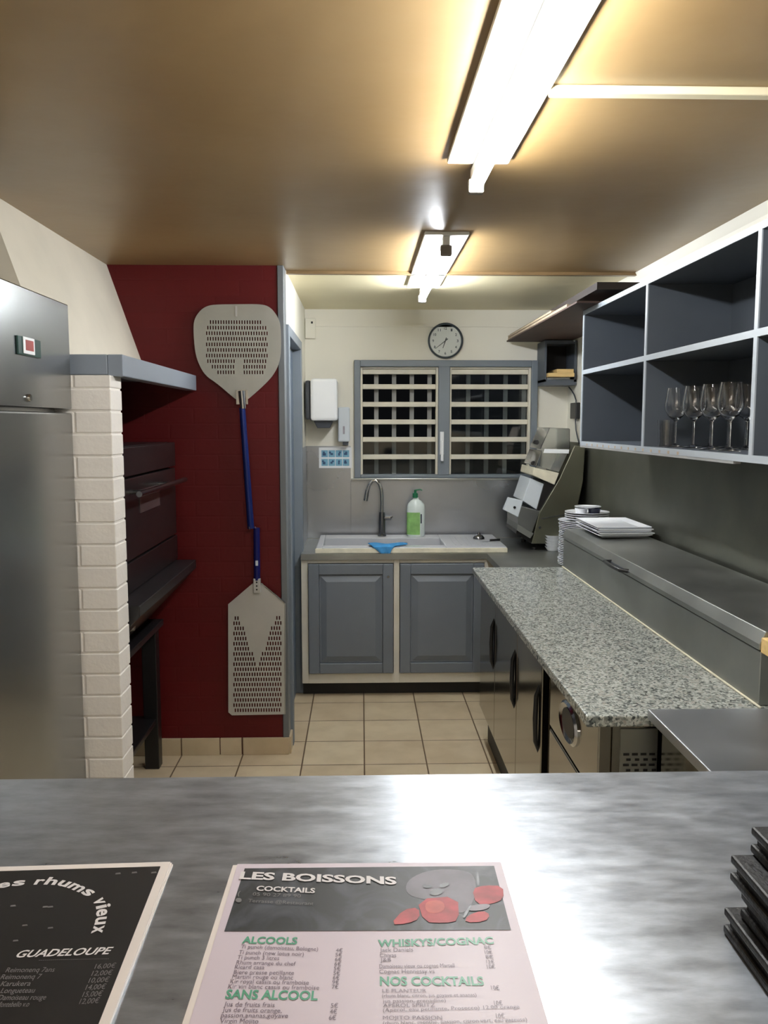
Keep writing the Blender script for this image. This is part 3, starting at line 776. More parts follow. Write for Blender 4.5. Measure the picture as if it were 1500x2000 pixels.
# detergent bottle
BYc = 5.36; b0 = at(812, 1041, 'Y', BYc)
def bellips(prof, c, sx, sy, seg=28):
    mb = MB(); mb.lathe(prof, (0, 0, 0), seg)
    for v in mb.bm.verts: v.co = Vector((v.co.x * sx + c[0], v.co.y * sy + c[1], v.co.z + c[2]))
    return mb
r = root('soap_bottle', (b0.x, BYc, SZ), 'white detergent bottle with green label and green pump beside the tap', 'bottle')
hw = 0.058
bellips([(0, 0), (0.9, 0), (1, 0.01), (1, 0.17), (0.93, 0.205), (0.6, 0.228), (0.3, 0.238), (0.3, 0.25), (0, 0.25)], (b0.x, BYc, SZ), hw, 0.034).build('body', M['bottle'], r, smooth=True)
lb = MB(); n = 14
for k in range(n):
    a0 = PI * (1.02 + 0.62 * k / n); a1 = PI * (1.02 + 0.62 * (k + 1) / n)
    f = lambda a, zz: (b0.x + math.cos(a) * (hw + 0.0008), BYc + math.sin(a) * 0.0348, SZ + zz)
    lb.quad(f(a0, 0.012), f(a1, 0.012), f(a1, 0.155), f(a0, 0.155))
lb.build('label', M['label_green'], r, smooth=True)
box('grip_recess', M['plastic_dark'], r, b0.x + 0.028, b0.x + 0.037, BYc - 0.033, BYc - 0.020, SZ + 0.085, SZ + 0.145, bev=0.003)
pu = MB(); pu.lathe([(0, 0.248), (0.017, 0.248), (0.017, 0.275), (0.008, 0.28), (0.008, 0.298), (0, 0.3)], (b0.x - 0.004, BYc, SZ), 18)
pu.tube([(b0.x - 0.004, BYc, SZ + 0.296), (b0.x + 0.03, BYc - 0.01, SZ + 0.302), (b0.x + 0.04, BYc - 0.012, SZ + 0.296)], 0.0045, 8)
pu.build('pump', M['pump_green'], r, smooth=True)

# cloth over the front edge
cm = MB(); NX, NY = 16, 12
ca = aX(718, 1055, 'Z', SZ); cb_ = aX(790, 1055, 'Z', SZ)
rows = []
for j in range(NY + 1):
    v = j / NY; row = []
    for i in range(NX + 1):
        u = i / NX
        half = (0.5 - 0.4 * max(0, v - 0.35) / 0.65)
        xx = (ca + cb_) / 2 + (u - 0.5) * 2 * half * (cb_ - ca) + 0.012 * math.sin(7 * v) - 0.02 * v
        s = v * 0.19
        if s < 0.14: yy = SY0 + 0.125 - s * 0.96; zz = SZ + 0.008 + 0.004 * math.sin(u * 9 + v * 4) + 0.006 * math.sin(v * PI)
        else: yy = SY0 - 0.014 - 0.003 * math.sin(u * 8); zz = SZ + 0.006 - (s - 0.14) * 0.9
        row.append(cm.bm.verts.new((xx, yy, zz)))
    rows.append(row)
for j in range(NY):
    for i in range(NX): cm.bm.faces.new((rows[j][i], rows[j][i + 1], rows[j + 1][i + 1], rows[j + 1][i]))
o = cm.build('dish_cloth', M['cloth'], None, smooth=True, label='crumpled blue dish cloth draped over the front edge of the sink', cat='cloth')
sm = o.modifiers.new('thickness', 'SOLIDIFY'); sm.thickness = 0.004
c = at(935, 1053, 'Z', SZ)
MB().lathe([(0, 0.04), (0.008, 0.04), (0.010, 0.028), (0.025, 0.022), (0.036, 0.008), (0.036, 0), (0, 0)], (c.x, c.y, SZ + 0.002), 22).build('sink_plug', M['dark_chrome'], None, smooth=True, label='small chrome strainer plug lying on the sink drainer', cat='plug')
a, b = at(942, 1058, 'Z', SZ + 0.004), at(976, 1056, 'Z', SZ + 0.004)
r = root('paring_knife', (a.x, a.y, SZ + 0.002), 'small knife lying on the drainer near the strainer plug', 'knife')
m = a.lerp(b, 0.45)
MB().prism([(a.x, a.y - 0.006, SZ + 0.003), (m.x, m.y - 0.010, SZ + 0.003), (m.x, m.y + 0.006, SZ + 0.003), (a.x, a.y + 0.0, SZ + 0.003)], (0, 0, 0.002)).build('blade', M['chrome'], r)
MB().tube([m + Vector((0, 0, 0.006)), b + Vector((0, 0, 0.006))], 0.007, 10).build('handle', M['plastic_black'], r, smooth=True)

# ---- things on the back wall
cc = at(869.5, 666, 'Y', YB); R = 0.113
r = root('wall_clock', (cc.x, YB, cc.z), 'round wall clock with dark rim resting on top of the window frame', 'clock')
MB().lathe([(R - 0.012, 0.022), (R - 0.006, 0.034), (R, 0.03), (R, 0), (R - 0.012, 0)], (cc.x, YB, cc.z), 48, 'Y', close=True).build('rim', M['clock_rim'], r, smooth=True)
MB().lathe([(0, 0.012), (R - 0.010, 0.012), (R - 0.010, 0), (0, 0)], (cc.x, YB, cc.z), 48, 'Y').build('dial', M['clock_face'], r)
yy = YB - 0.0135
for h in range(1, 13):
    a = PI / 2 - h * PI / 6; x = cc.x + math.cos(a) * 0.079; z = cc.z + math.sin(a) * 0.079
    wd = 0.011 if h < 10 else 0.018
    line('numeral', M['clock_rim'], r, str(h), (x - wd / 2, yy, z - 0.008), (x + wd / 2, yy, z - 0.008), (0, 0, 1), 0.016, bold=0.02)
def hand(name, deg, L, wd, y):
    a = math.radians(90 - deg); d = Vector((math.cos(a), 0, math.sin(a))); n = Vector((-d.z, 0, d.x)) * wd
    c = Vector((cc.x, y, cc.z))
    MB().prism([c - d * 0.02 - n, c + d * L - n * 0.5, c + d * L + n * 0.5, c - d * 0.02 + n], (0, -0.0015, 0)).build(name, M['plastic_black'], r)
hand('hour_hand', 199, 0.05, 0.0035, YB - 0.016); hand('minute_hand', 232, 0.082, 0.0025, YB - 0.019)

# paper towel dispenser
ya = YB - 0.24
X0, X1 = aX(606, 780, 'Y', ya), aX(659, 780, 'Y', ya); Xb = X0 + 0.0
Z0, Z1 = aZ(630, 822, 'Y', ya), aZ(630, 739, 'Y', ya)
r = root('paper_towel_dispenser', ((X0 + X1) / 2, YB - 0.1, Z0), 'white paper towel dispenser with charcoal side on the wall left of the window', 'dispenser')
box('cover', M['plastic_white'], r, X0, X1, ya, YB - 0.105, Z0, Z1, bev=0.018)
box('back_shell', M['plastic_dark'], r, X0 - 0.012, X1 - 0.004, YB - 0.105, YB - 0.001, Z0, Z1 - 0.01, bev=0.012)
sp = MB()
xs0 = aX(586, 780, 'Y', YB - 0.15)
sp.box(max(XS + 0.01, xs0), X0 + 0.004, YB - 0.2, YB - 0.02, Z0 + 0.008, Z1 - 0.01)
sp.build('side_shell', M['plastic_dark'], r, bev=0.012)
MB().prism([(X0 + 0.015, ya + 0.05, Z0), (X1 - 0.03, ya + 0.05, Z0), (X1 - 0.05, ya + 0.05, Z0 - 0.045), (X0 + 0.04, ya + 0.05, Z0 - 0.045)], (0, 0.08, 0)).build('outlet', M['plastic_dark'], r, bev=0.004)
# soap dispenser
ya = YB - 0.09
X0, X1, Z0, Z1 = aX(660, 830, 'Y', ya), aX(683, 830, 'Y', ya), aZ(665, 863, 'Y', ya), aZ(665, 795, 'Y', ya)
r = root('soap_dispenser', ((X0 + X1) / 2, YB - 0.05, Z0), 'small white wall soap dispenser right of the paper towel dispenser', 'dispenser')
box('cover', M['plastic_cool'], r, X0, X1, ya, YB - 0.001, Z0, Z1, bev=0.010)
box('level_window', M['ink_pink'], r, (X0 + X1) / 2 - 0.006, (X0 + X1) / 2 + 0.006, ya - 0.001, ya + 0.002, Z0 + 0.05, Z0 + 0.10)
box('nozzle', M['plastic_dark'], r, X0 + 0.03, X1 - 0.01, ya + 0.02, YB - 0.004, Z0 - 0.022, Z0 + 0.001, bev=0.003)
# sign
X0, X1, Z0, Z1 = aX(623, 893, 'Y', YB - 0.006), aX(687, 893, 'Y', YB - 0.006), aZ(655, 914, 'Y', YB - 0.006), aZ(655, 874, 'Y', YB - 0.006)
r = root('notice_card', ((X0 + X1) / 2, YB - 0.006, Z0), 'small white and blue notice of pictograms on the steel panel left of the window', 'sign')
box('card', M['plastic_white'], r, X0, X1, YB - 0.0065, YB - 0.0042, Z0, Z1)
for rr in range(2):
    for k in range(4):
        xa = X0 + 0.016 + k * (X1 - X0 - 0.028) / 4; za = Z0 + 0.014 + rr * (Z1 - Z0 - 0.02) / 2
        pb = box('printed_panel', M['blue_print'], r, xa, xa + 0.042, YB - 0.0074, YB - 0.0064, za, za + 0.045)
        MB().lathe([(0, 0.0013), (0.007, 0.0013), (0.007, 0)], (xa + 0.010 + 0.006 * ((k * 3 + rr) % 4), YB - 0.0068, za + 0.030), 10, 'Y').box(xa + 0.008 + 0.004 * (k % 3), xa + 0.026 + 0.003 * rr, YB - 0.0080, YB - 0.0073, za + 0.010 + 0.004 * (k % 2), za + 0.027).build('pictogram', M['blue_print_dark'], pb)
# junction box high on wall
X0, X1, Z0, Z1 = aX(594, 640, 'Y', YB - 0.03) + 0.006, aX(616, 640, 'Y', YB - 0.03), aZ(605, 661, 'Y', YB - 0.03), aZ(605, 621, 'Y', YB - 0.03)
r = root('junction_box', ((X0 + X1) / 2, YB, Z0), 'small cream electrical box high in the far left corner of the back wall', 'electrical box')
box('cover', M['cream'], r, X0, X1, YB - 0.03, YB - 0.001, Z0, Z1, bev=0.004)
box('socket_hole', M['black'], r, X0 + 0.038, X0 + 0.05, YB - 0.0315, YB - 0.0298, Z1 - 0.035, Z1 - 0.022)

# cable with adapter on the back wall
CX = XR - 0.012
def cp(px, py): return at(px, py, 'X', CX)
r = root('power_cable', cp(1126, 866), 'thin cable with black inline box hanging below the corner box shelf', 'cable')
pts = [cp(x, y) for x, y in ((1111, 756), (1116, 762), (1121, 770), (1125, 782), (1125, 800), (1124, 825), (1125, 840), (1128, 855), (1131, 866))]
MB().tube(pts, 0.004, 8).build('cord', M['plastic_dark'], r, smooth=True)
a, b = cp(1118, 817), cp(1130, 786)
box('inline_box', M['plastic_black'], r, CX - 0.016, XR - 0.0005, min(a.y, b.y), max(a.y, b.y), b.z - 0.1, b.z, bev=0.004)

# ================================================================ RIGHT: wall shelves
GX = 1.03; gz0, gzm, gz1 = 1.515, 1.853, 2.135; tk = 0.02
gy = [0.46, 1.32, 2.20, 3.06, 3.935]
r = root('wall_shelf_unit', (1.19, 2.2, gz0), 'grey painted cubby shelf unit hung along the right wall', 'shelf unit')
def panel(name, x0, x1, y0, y1, z0, z1): box(name, M['shelf_grey'], r, x0, x1, y0, y1, z0, z1)
box('back_panel', M['shelf_grey'], r, XR - 0.014, XR - 0.004, gy[0], gy[-1], gz0, gz1)
box('bottom_board', M['shelf_grey'], r, GX + 0.004, XR - 0.014, gy[0], gy[-1], gz0, gz0 + tk)
box('top_board', M['shelf_grey'], r, GX + 0.004, XR - 0.014, gy[0], gy[-1], gz1 - tk, gz1)
box('middle_board', M['shelf_grey'], r, GX + 0.004, XR - 0.014, gy[0], gy[-1], gzm - tk / 2, gzm + tk / 2)
for y in gy:
    ya, yb = (y, y + tk) if y == gy[0] else ((y - tk, y) if y == gy[-1] else (y - tk / 2, y + tk / 2))
    for za, zb_ in ((gz0 + tk, gzm - tk / 2), (gzm + tk / 2, gz1 - tk)):
        box('divider', M['shelf_grey'], r, GX + 0.004, XR - 0.014, ya, yb, za, zb_)
eb = MB(); ex0, ex1 = GX, GX + 0.004
for z in (gz0, gz1 - tk, gzm - tk / 2): eb.box(ex0, ex1, gy[0], gy[-1], z, z + tk)
for y in gy:
    ya, yb = (y, y + tk) if y == gy[0] else ((y - tk, y) if y == gy[-1] else (y - tk / 2, y + tk / 2))
    for za, zb_ in ((gz0 + tk, gzm - tk / 2), (gzm + tk / 2, gz1 - tk)): eb.box(ex0, ex1, ya, yb, za, zb_)
eb.build('lit_front_edges', M['shelf_edge_lit'], r)  # front edges coloured as if lit directly by the tubes
rl = MB(); rl.box(GX + 0.001, GX + 0.022, 2.3, gy[-1], gz0 - 0.008, gz0)
rl.build('mounting_rail', M['alu'], r)
sp = MB()
for k in range(14): sp.box(GX - 0.0008, GX + 0.001, 2.7 + k * 0.085, 2.715 + k * 0.085, gz0 + 0.002, gz0 + 0.012)
sp.build('paint_chips', M['cardboard'], r)

# corner cubby beyond
r = root('corner_shelf', (1.22, 5.2, 1.83), 'dark open grey box shelf in the far corner above the dough sheeter', 'shelf unit')
cy0, cy1 = 5.27, YB - 0.005; cx0 = aX(1064, 700, 'Y', cy0); cz0 = aZ(1090, 752, 'Y', cy0); cz1 = 2.13
cs = MB()
cs.box(cx0, XR - 0.005, cy0, cy1, cz0, cz0 + 0.035); cs.box(cx0, XR - 0.005, cy0, cy1, cz1 - 0.02, cz1)
cs.box(cx0, cx0 + 0.012, cy0, cy1, cz0 + 0.02, cz1 - 0.02); cs.box(XR - 0.02, XR - 0.005, cy0, cy1, cz0 + 0.02, cz1 - 0.02)
cs.build('carcass', M['shelf_grey'], r); box('back_panel', M['cubby_shade'], r, cx0 + 0.012, XR - 0.02, cy1 - 0.01, cy1, cz0 + 0.02, cz1 - 0.02)  # back painted near black to stand for the shade inside the box
zz = cz0 + 0.036
for k, (nm, mt, x0, x1, y0, y1, h, lab) in enumerate((
    ('paper_pad', 'plastic_cool', cx0 + 0.02, XR - 0.04, cy0 + 0.02, cy0 + 0.20, 0.012, 'pale blue paper pad at the bottom of the corner box shelf'),
    ('wooden_board', 'light_wood', cx0 - 0.0, XR - 0.03, cy0 - 0.05, cy0 + 0.20, 0.024, 'pale wooden board sticking out of the corner box shelf'),
    ('wooden_board', 'light_wood', cx0 + 0.07, XR - 0.03, cy0 - 0.03, cy0 + 0.20, 0.024, 'smaller wooden block topmost in the corner box shelf'))):
    x0 = max(x0, cx0 + 0.014)
    box(nm, M[mt], None, x0, x1, y0, y1, zz, zz + h, bev=0.002, label=lab, cat='board' if k else 'paper pad')
    zz += h + 0.0005

# flat boards stacked on the shelf tops
def bowed(name, mat, x0, x1, y0, y1, z, th, lift, label, skew=0.0, grp='flat boards on top of the shelves'):
    mb = MB(); n = 14; lo, hi = [], []
    for i in range(n + 1):
        t = i / n; y = y0 + (y1 - y0) * t; zc = z + lift * math.sin(PI * t)
        xa = x0 + skew * t
        lo.append((mb.bm.verts.new((xa, y, zc)), mb.bm.verts.new((x1, y, zc)))); hi.append((mb.bm.verts.new((xa, y, zc + th)), mb.bm.verts.new((x1, y, zc + th))))
    for i in range(n):
        f = mb.bm.faces.new
        f((lo[i][0], lo[i + 1][0], lo[i + 1][1], lo[i][1])); f((hi[i][0], hi[i][1], hi[i + 1][1], hi[i + 1][0]))
        f((lo[i][0], hi[i][0], hi[i + 1][0], lo[i + 1][0])); f((lo[i][1], lo[i + 1][1], hi[i + 1][1], hi[i][1]))
    mb.bm.faces.new((lo[0][0], lo[0][1], hi[0][1], hi[0][0])); mb.bm.faces.new((lo[n][0], hi[n][0], hi[n][1], lo[n][1]))
    return mb.build(name, mat, None, label=label, cat='board', group=grp)
zb_ = gz1 + 0.001
bowed('flat_board', M['brown_board'], 0.935, 1.33, 3.68, 5.44, zb_, 0.008, 0.0, 'brown flat board at the bottom of the stack on the shelf tops')
bowed('flat_board', M['cardboard'], 0.945, 1.33, 3.9, 5.45, zb_ + 0.009, 0.016, 0.0, 'pale cardboard layer in the middle of the stack on the shelf tops')
bowed('flat_board', M['cardboard'], 0.94, 1.32, 4.2, 5.42, zb_ + 0.026, 0.010, 0.0, 'upper pale cardboard layer under the darkest boards of the stack')
bowed('flat_board', M['dark_board'], 0.955, 1.31, 4.45, 5.43, zb_ + 0.037, 0.010, 0.0, 'thin dark board topmost at the far end of the stack by the window wall')
bowed('flat_board', M['dark_board'], 0.985, 1.30, 3.55, 4.42, zb_ + 0.037, 0.03, 0.0, 'thick dark board topmost at the near end of the stack')

# glasses
def make_glass(x, y, z):
    r = root('wine_glass', (x, y, z), 'x', 'glass', 'stemmed wine glasses in the lower cubby')
    o = [(0.0, 0.0), (0.034, 0.0), (0.034, 0.002), (0.012, 0.006), (0.004, 0.014), (0.0035, 0.088), (0.008, 0.094), (0.026, 0.108), (0.0375, 0.130), (0.038, 0.15), (0.030, 0.205)]
    i = [(0.029, 0.205), (0.0366, 0.15), (0.036, 0.131), (0.025, 0.111), (0.008, 0.099), (0, 0.097)]
    MB().lathe(o + i, (x, y, z), 32).build('glass', M['glass'], r, smooth=True)
    return r
gzf = gz0 + tk + 0.0005
g0 = None
spots = []
for k, px in enumerate((1322, 1358, 1394, 1430)):
    y = 1640 * 1.10 / (px - 705) - 0.0
    spots.append((1.10, y, 'front'))
for k, px in enumerate((1341, 1377, 1412, 1448)):
    y = 1640 * 1.215 / (px - 690)
    spots.append((1.215, y - 0.0, 'back'))
names = ['first', 'second', 'third', 'nearest']
for k, (x, y, rowname) in enumerate(spots):
    if y < gy[2] + 0.06: y = gy[2] + 0.06
    i = k % 4
    wh = ['furthest along', 'second from the far end', 'third from the far end', 'nearest the divider'][i]
    lab = 'stemmed wine glass in the %s row of the cubby, %s' % (rowname, wh)
    if g0 is None: g0 = make_glass(x, y, gzf); o = g0
    else: o = copy_tree(g0); o.location = (x, y, gzf)
    o['label'] = lab
MB().lathe([(0, 0), (0.027, 0), (0.032, 0.095), (0.0308, 0.095), (0.026, 0.006), (0, 0.006)], (1.10, 3.01, gzf), 28).build('tumbler', M['glass'], None, smooth=True, label='short clear tumbler left of the wine glasses in the cubby', cat='glass')

# ================================================================ RIGHT: granite counter
GX0, GX1, GY0, GY1, GZ = 0.556, 1.012, 1.995, 4.142, 0.9
box('granite_worktop', M['granite'], None, GX0, XR - 0.006, GY0, GY1, GZ - 0.03, GZ, bev=0.004, label='speckled grey granite worktop along the right side', cat='worktop')
r = root('refrigerated_counter', (0.97, 3.4, 0), 'steel three-door refrigerated counter under the far part of the granite', 'refrigerated counter')
DX = 0.60; cz0, cz1 = 0.19, GZ - 0.031
box('body', M['steel_door'], r, DX + 0.03, XR - 0.02, 2.70, GY1 - 0.005, 0.15, cz1)
box('plinth', M['black_kick'], r, 0.645, 0.665, 2.70, GY1 - 0.005, 0.0, 0.15)
for ya, yb in ((3.675, 4.135), (3.15, 3.67), (2.705, 3.145)):
    D = box('door', M['steel_door'], r, DX, DX + 0.03, ya, yb, cz0, cz1 - 0.012, bev=0.004)
    MB().tube([(DX + 0.004, ya + 0.045, 0.50), (DX - 0.008, ya + 0.045, 0.54), (DX - 0.010, ya + 0.045, 0.62), (DX - 0.008, ya + 0.045, 0.70), (DX + 0.004, ya + 0.045, 0.74)], [0.004, 0.008, 0.009, 0.008, 0.004], 12).build('handle', M['plastic_black'], D, smooth=True)
box('shadow_gap_panel', M['black'], r, DX + 0.05, XR - 0.02, 2.60, 2.70, 0.0, cz1)
r = root('drawer_unit', (0.97, 2.3, 0), 'steel refrigerated unit with drawers and a vent grille at the near end of the granite', 'drawer unit')
NY0, NY1 = 2.04, 2.585
box('body', M['steel_door'], r, DX + 0.035, XR - 0.02, NY0, NY1, 0.12, cz1)
for za, zb_ in ((0.66, cz1 - 0.01), (0.42, 0.65), (0.18, 0.41)):
    D = box('drawer', M['steel_door'], r, DX, DX + 0.035, NY0 + 0.002, NY1 - 0.004, za, zb_, bev=0.004)
    mid = (za + zb_) / 2
    mb = MB(); mb.lathe([(0, 0.004), (0.05, 0.004), (0.062, 0.010), (0.07, 0.004), (0.07, 0)], (0, 0, 0), 26, 'X')
    for v in mb.bm.verts: v.co = Vector((DX - v.co.x, 2.33 + v.co.y * 1.5, mid + v.co.z * 0.85))
    H_ = mb.build('handle', M['chrome'], D, smooth=True)
    mb = MB(); mb.lathe([(0, 0.005), (0.046, 0.005), (0.046, 0)], (0, 0, 0), 26, 'X')
    for v in mb.bm.verts: v.co = Vector((DX - v.co.x - 0.0008, 2.33 + v.co.y * 1.5, mid + v.co.z * 0.85))
    mb.build('grip', M['plastic_black'], H_)
vt = MB()
vt.box(0.655, 0.75, NY0 - 0.004, NY0, 0.56, 0.85)
V = vt.build('end_panel', M['steel_dark'], r)
sl = MB()
for rr in range(5):
    for k in range(4): sl.box(0.662 + 0.001 + k * 0.022 + (0.008 if rr % 2 else 0), 0.678 + k * 0.022 + (0.004 if rr % 2 else 0), NY0 - 0.0055, NY0 - 0.0035, 0.725 + rr * 0.014, 0.731 + rr * 0.014)
sl.build('vent_slots', M['black'], V)
for xx in (0.68, 1.28):
    for yy in (NY0 + 0.05, NY1 - 0.05):
        MB().lathe([(0, 0), (0.02, 0), (0.02, 0.12), (0, 0.12)], (xx, yy, 0), 12).build('foot', M['black'], r)

# topping display with lid
r = root('topping_rail', (1.17, 3.1, GZ), 'raised steel ingredient rail with hinged lid on the back of the granite', 'ingredient rail')
ZL = 1.05; TY0, TY1 = 2.055, GY1 - 0.004
box('base_box', M['steel_dark'], r, GX1, XR - 0.02, TY0, TY1, GZ + 0.001, ZL - 0.008, bev=0.003)
L = MB().prism([(GX1 - 0.004, TY0, ZL - 0.004), (GX1 - 0.004, TY0, ZL + 0.012), (GX1 + 0.012, TY0, ZL + 0.044), (XR - 0.03, TY0, ZL + 0.05), (XR - 0.03, TY0, ZL - 0.004)], (0, TY1 - TY0, 0)).build('lid', M['steel_dark'], r, bev=0.002)
box('sealant_bead', M['sink_edge'], r, GX1 - 0.006, GX1, TY0 - 0.02, TY1, GZ + 0.0005, GZ + 0.006, bev=0.002)
h0 = at(1205, 1125, 'X', GX1 - 0.01)
hy = h0.y
hd = MB(); hd.tube([(GX1 + 0.0, hy + 0.11, ZL + 0.012), (GX1 - 0.03, hy + 0.10, ZL + 0.014), (GX1 - 0.036, hy, ZL + 0.015), (GX1 - 0.03, hy - 0.10, ZL + 0.014), (GX1 + 0.0, hy - 0.11, ZL + 0.012)], 0.008, 10)
hd.build('handle', M['plastic_black'], L, smooth=True)
box('handle_plate', M['plastic_dark'], L, GX1 - 0.006, GX1 + 0.03, hy - 0.13, hy + 0.13, ZL + 0.008, ZL + 0.014, bev=0.002)
box('wooden_end_block', M['light_wood'], r, GX1 + 0.0, XR - 0.03, TY0 - 0.04, TY0, ZL - 0.01, ZL + 0.03, bev=0.003)
# near steel table
r = root('steel_side_table', (1.03, 1.5, 0), 'steel topped base unit at the near end of the granite, by the pass counter', 'work table')
NX = aX(1265, 1385, 'Z', 0.92)
tt = MB(); tt.box(NX, XR - 0.006, 0.97, 1.985, 0.895, 0.92); tt.build('table_top', M['steel_h'], r, bev=0.003)
box('cabinet_body', M['steel_door'], r, NX + 0.035, XR - 0.02, 0.99, 1.975, 0.12, 0.894)
box('side_vent', M['steel_dark'], r, NX + 0.033, NX + 0.036, 1.72, 1.84, 0.6, 0.76)
for xx in (NX + 0.08, 1.28):
    for yy in (1.05, 1.9):
        MB().lathe([(0, 0), (0.02, 0), (0.02, 0.12), (0, 0.12)], (xx, yy, 0), 12).build('foot', M['black'], r)

# plates
def plate(x, y, z, R, label, name='dinner_plate', grp='round white plates in the tall stack', h=0.018):
    pr = [(0, 0), (R * 0.55, 0), (R * 0.62, 0.004), (R, h), (R, h + 0.003), (R * 0.62, 0.009), (R * 0.55, 0.006), (0, 0.006)]
    return MB().lathe(pr, (x, y, z), 40).build(name, M['porcelain'], None, smooth=True, label=label, cat='plate', group=grp)
pc = (1.183, 4.36); z = ZW + 0.001; first = None; n = 26
lowtop = None
for k in range(n):
    if k == 0: first = plate(pc[0], pc[1], z, 0.14, 'x'); o = first
    else: o = first.copy(); COL.objects.link(o); o.location = (pc[0] + random.uniform(-.004, .004), pc[1] + random.uniform(-.004, .004), z)
    o['label'] = 'round white plate among the lower ones of the tall stack behind the rail'
    z += 0.0092
o['label'] = 'topmost of the large round white plates in the stack behind the rail'
zt_big = z - 0.0092 + 0.007
sm_first = None
for k in range(4):
    zz = zt_big + 0.008 + k * 0.011
    if not sm_first: sm_first = plate(pc[0] + 0.005, pc[1], zz, 0.115, 'x', grp='smaller plates on top of the tall stack', h=0.014); o = sm_first
    else: o = sm_first.copy(); COL.objects.link(o); o.location = (pc[0] + 0.005, pc[1], zz)
    o['label'] = 'smaller round white plate on top of the large plates, %s' % ('lowest of four', 'second of four up', 'third of four up', 'uppermost of four')[k]
ztp = zt_big + 0.008 + 3 * 0.011 + 0.0065
def ramekin(x, y, z, mat, label):
    return MB().lathe([(0, 0), (0.028, 0), (0.033, 0.032), (0.030, 0.032), (0.026, 0.005), (0, 0.005)], (x, y, z), 24).build('ramekin', mat, None, smooth=True, label=label, cat='ramekin', group='ramekins on the plates')
ramekin(pc[0] - 0.035, pc[1] - 0.03, ztp, M['porcelain'], 'white ramekin standing on top of the round plates')
ramekin(pc[0] + 0.033, pc[1] - 0.035, ztp, M['navy'], 'dark navy ramekin next to the white one on the round plates')
plate(pc[0] - 0.0, pc[1] - 0.03, ztp + 0.0325, 0.068, 'little white saucer lying across the two ramekins', 'saucer', 'saucer', h=0.006)
bz = ZW + 0.001; bx = aX(1083, 1078, 'Z', ZW) ; by = aY(1083, 1078, 'Z', ZW) + 0.05
fb_ = None
for k in range(5):
    if fb_ is None:
        fb_ = MB().lathe([(0, 0), (0.03, 0), (0.048, 0.026), (0.046, 0.026), (0.028, 0.004), (0, 0.004)], (bx, by, bz), 26).build('small_bowl', M['porcelain'], None, smooth=True, cat='bowl', group='small bowls in the low stack'); o = fb_
    else: o = fb_.copy(); COL.objects.link(o); o.location = (bx, by, bz + k * 0.017)
    o['label'] = 'small white bowl in the low stack left of the plates, %s' % ('at the bottom', 'second from the bottom', 'in the middle', 'second from the top', 'on top')[k]
# rectangular plates on the lid
rz = ZL + 0.052
ra = at(1133, 1052, 'Z', rz)
def rectplate(z, dx, dy):
    mb = MB(); x0, x1, y0, y1 = 1.065 + dx, 1.315 + dx, 3.72 + dy, 4.10 + dy
    if z is None: z = rz
    i = 0.03
    o = [(x0 + i, y0 + i, z), (x1 - i, y0 + i, z), (x1 - i, y1 - i, z), (x0 + i, y1 - i, z)]
    u = [(x0, y0, z + 0.014), (x1, y0, z + 0.014), (x1, y1, z + 0.014), (x0, y1, z + 0.014)]
    u2 = [(x0, y0, z + 0.018), (x1, y0, z + 0.018), (x1, y1, z + 0.018), (x0, y1, z + 0.018)]
    n = [(x0 + i, y0 + i, z + 0.005), (x1 - i, y0 + i, z + 0.005), (x1 - i, y1 - i, z + 0.005), (x0 + i, y1 - i, z + 0.005)]
    rings = [[mb.bm.verts.new(p) for p in q] for q in (o, u, u2, n)]
    mb.bm.faces.new(rings[0][::-1]); mb.bm.faces.new(rings[3])
    for a, b in zip(rings, rings[1:]):
        for k in range(4): mb.bm.faces.new((a[k], a[(k + 1) % 4], b[(k + 1) % 4], b[k]))
    return mb
for k in range(5):
    rectplate(rz + 0.0005 + k * 0.0085, (0, 0.006, -0.004, 0.003, -0.002)[k], (0, -0.012, 0.005, -0.004, 0.008)[k]).build('rectangular_plate', M['porcelain'], None, bev=0.002, label='white rectangular plate on the rail lid, %s' % ('lowest of five', 'second of five from the bottom', 'middle one of five', 'second of five from the top', 'topmost of five')[k], cat='plate', group='rectangular plates on the rail lid')

# dough sheeter in the corner
SYa, SYb = 4.93, 5.36
def spf(pts, Y): return [at(x, y, 'Y', Y) for x, y in pts]
r = root('dough_sheeter', (1.15, 5.1, ZW), 'slanted olive steel dough sheeter with clear guards in the far right corner', 'dough sheeter')
def pr(name, pts, y0, d, mat, bev=0.003, p=None):
    q = spf(pts, y0)
    return MB().prism(q, (0, d, 0)).build(name, mat, p or r, bev=bev)
z_base = ZW + 0.012
body = spf([(1038, 1062), (1053, 1002), (1093, 934), (1122, 870), (1150, 872), (1139, 939), (1128, 992), (1128, 1062)], SYa)
for q in body: q.x = min(q.x, XR - 0.03); q.z = max(q.z, z_base)
MB().prism(body, (0, SYb - SYa, 0)).build('side_housing', M['steel_sheeter'], r, bev=0.004)
q = spf([(1038, 1062), (1008, 1042), (1012, 1022), (1048, 1020)], SYa + 0.04)
for v in q: v.z = max(v.z, z_base)
MB().prism(q, (0, 0.36, 0)).build('base_tray', M['black'], r)
for px in (1045, 1118):
    a = at(px, 1062, 'Y', SYa + 0.03)
    for dy in (0.02, 0.36):
        MB().lathe([(0, 0), (0.016, 0), (0.016, 0.016), (0, 0.016)], (a.x, a.y + dy, ZW + 0.0005), 12).build('foot', M['black'], r)
pr('lower_roller_guard', [(1011, 987), (1055, 998), (1038, 1044), (1011, 1028)], SYa + 0.01, 0.36, M['steel'])
pr('lower_tray', [(1011, 1024), (1043, 1042), (1036, 1052), (1010, 1036)], SYa - 0.01, 0.36, M['steel_dark'])
pr('front_chute', [(1036, 934), (1064, 946), (1049, 996), (1021, 978)], SYa + 0.03, 0.32, M['plastic_cool'])
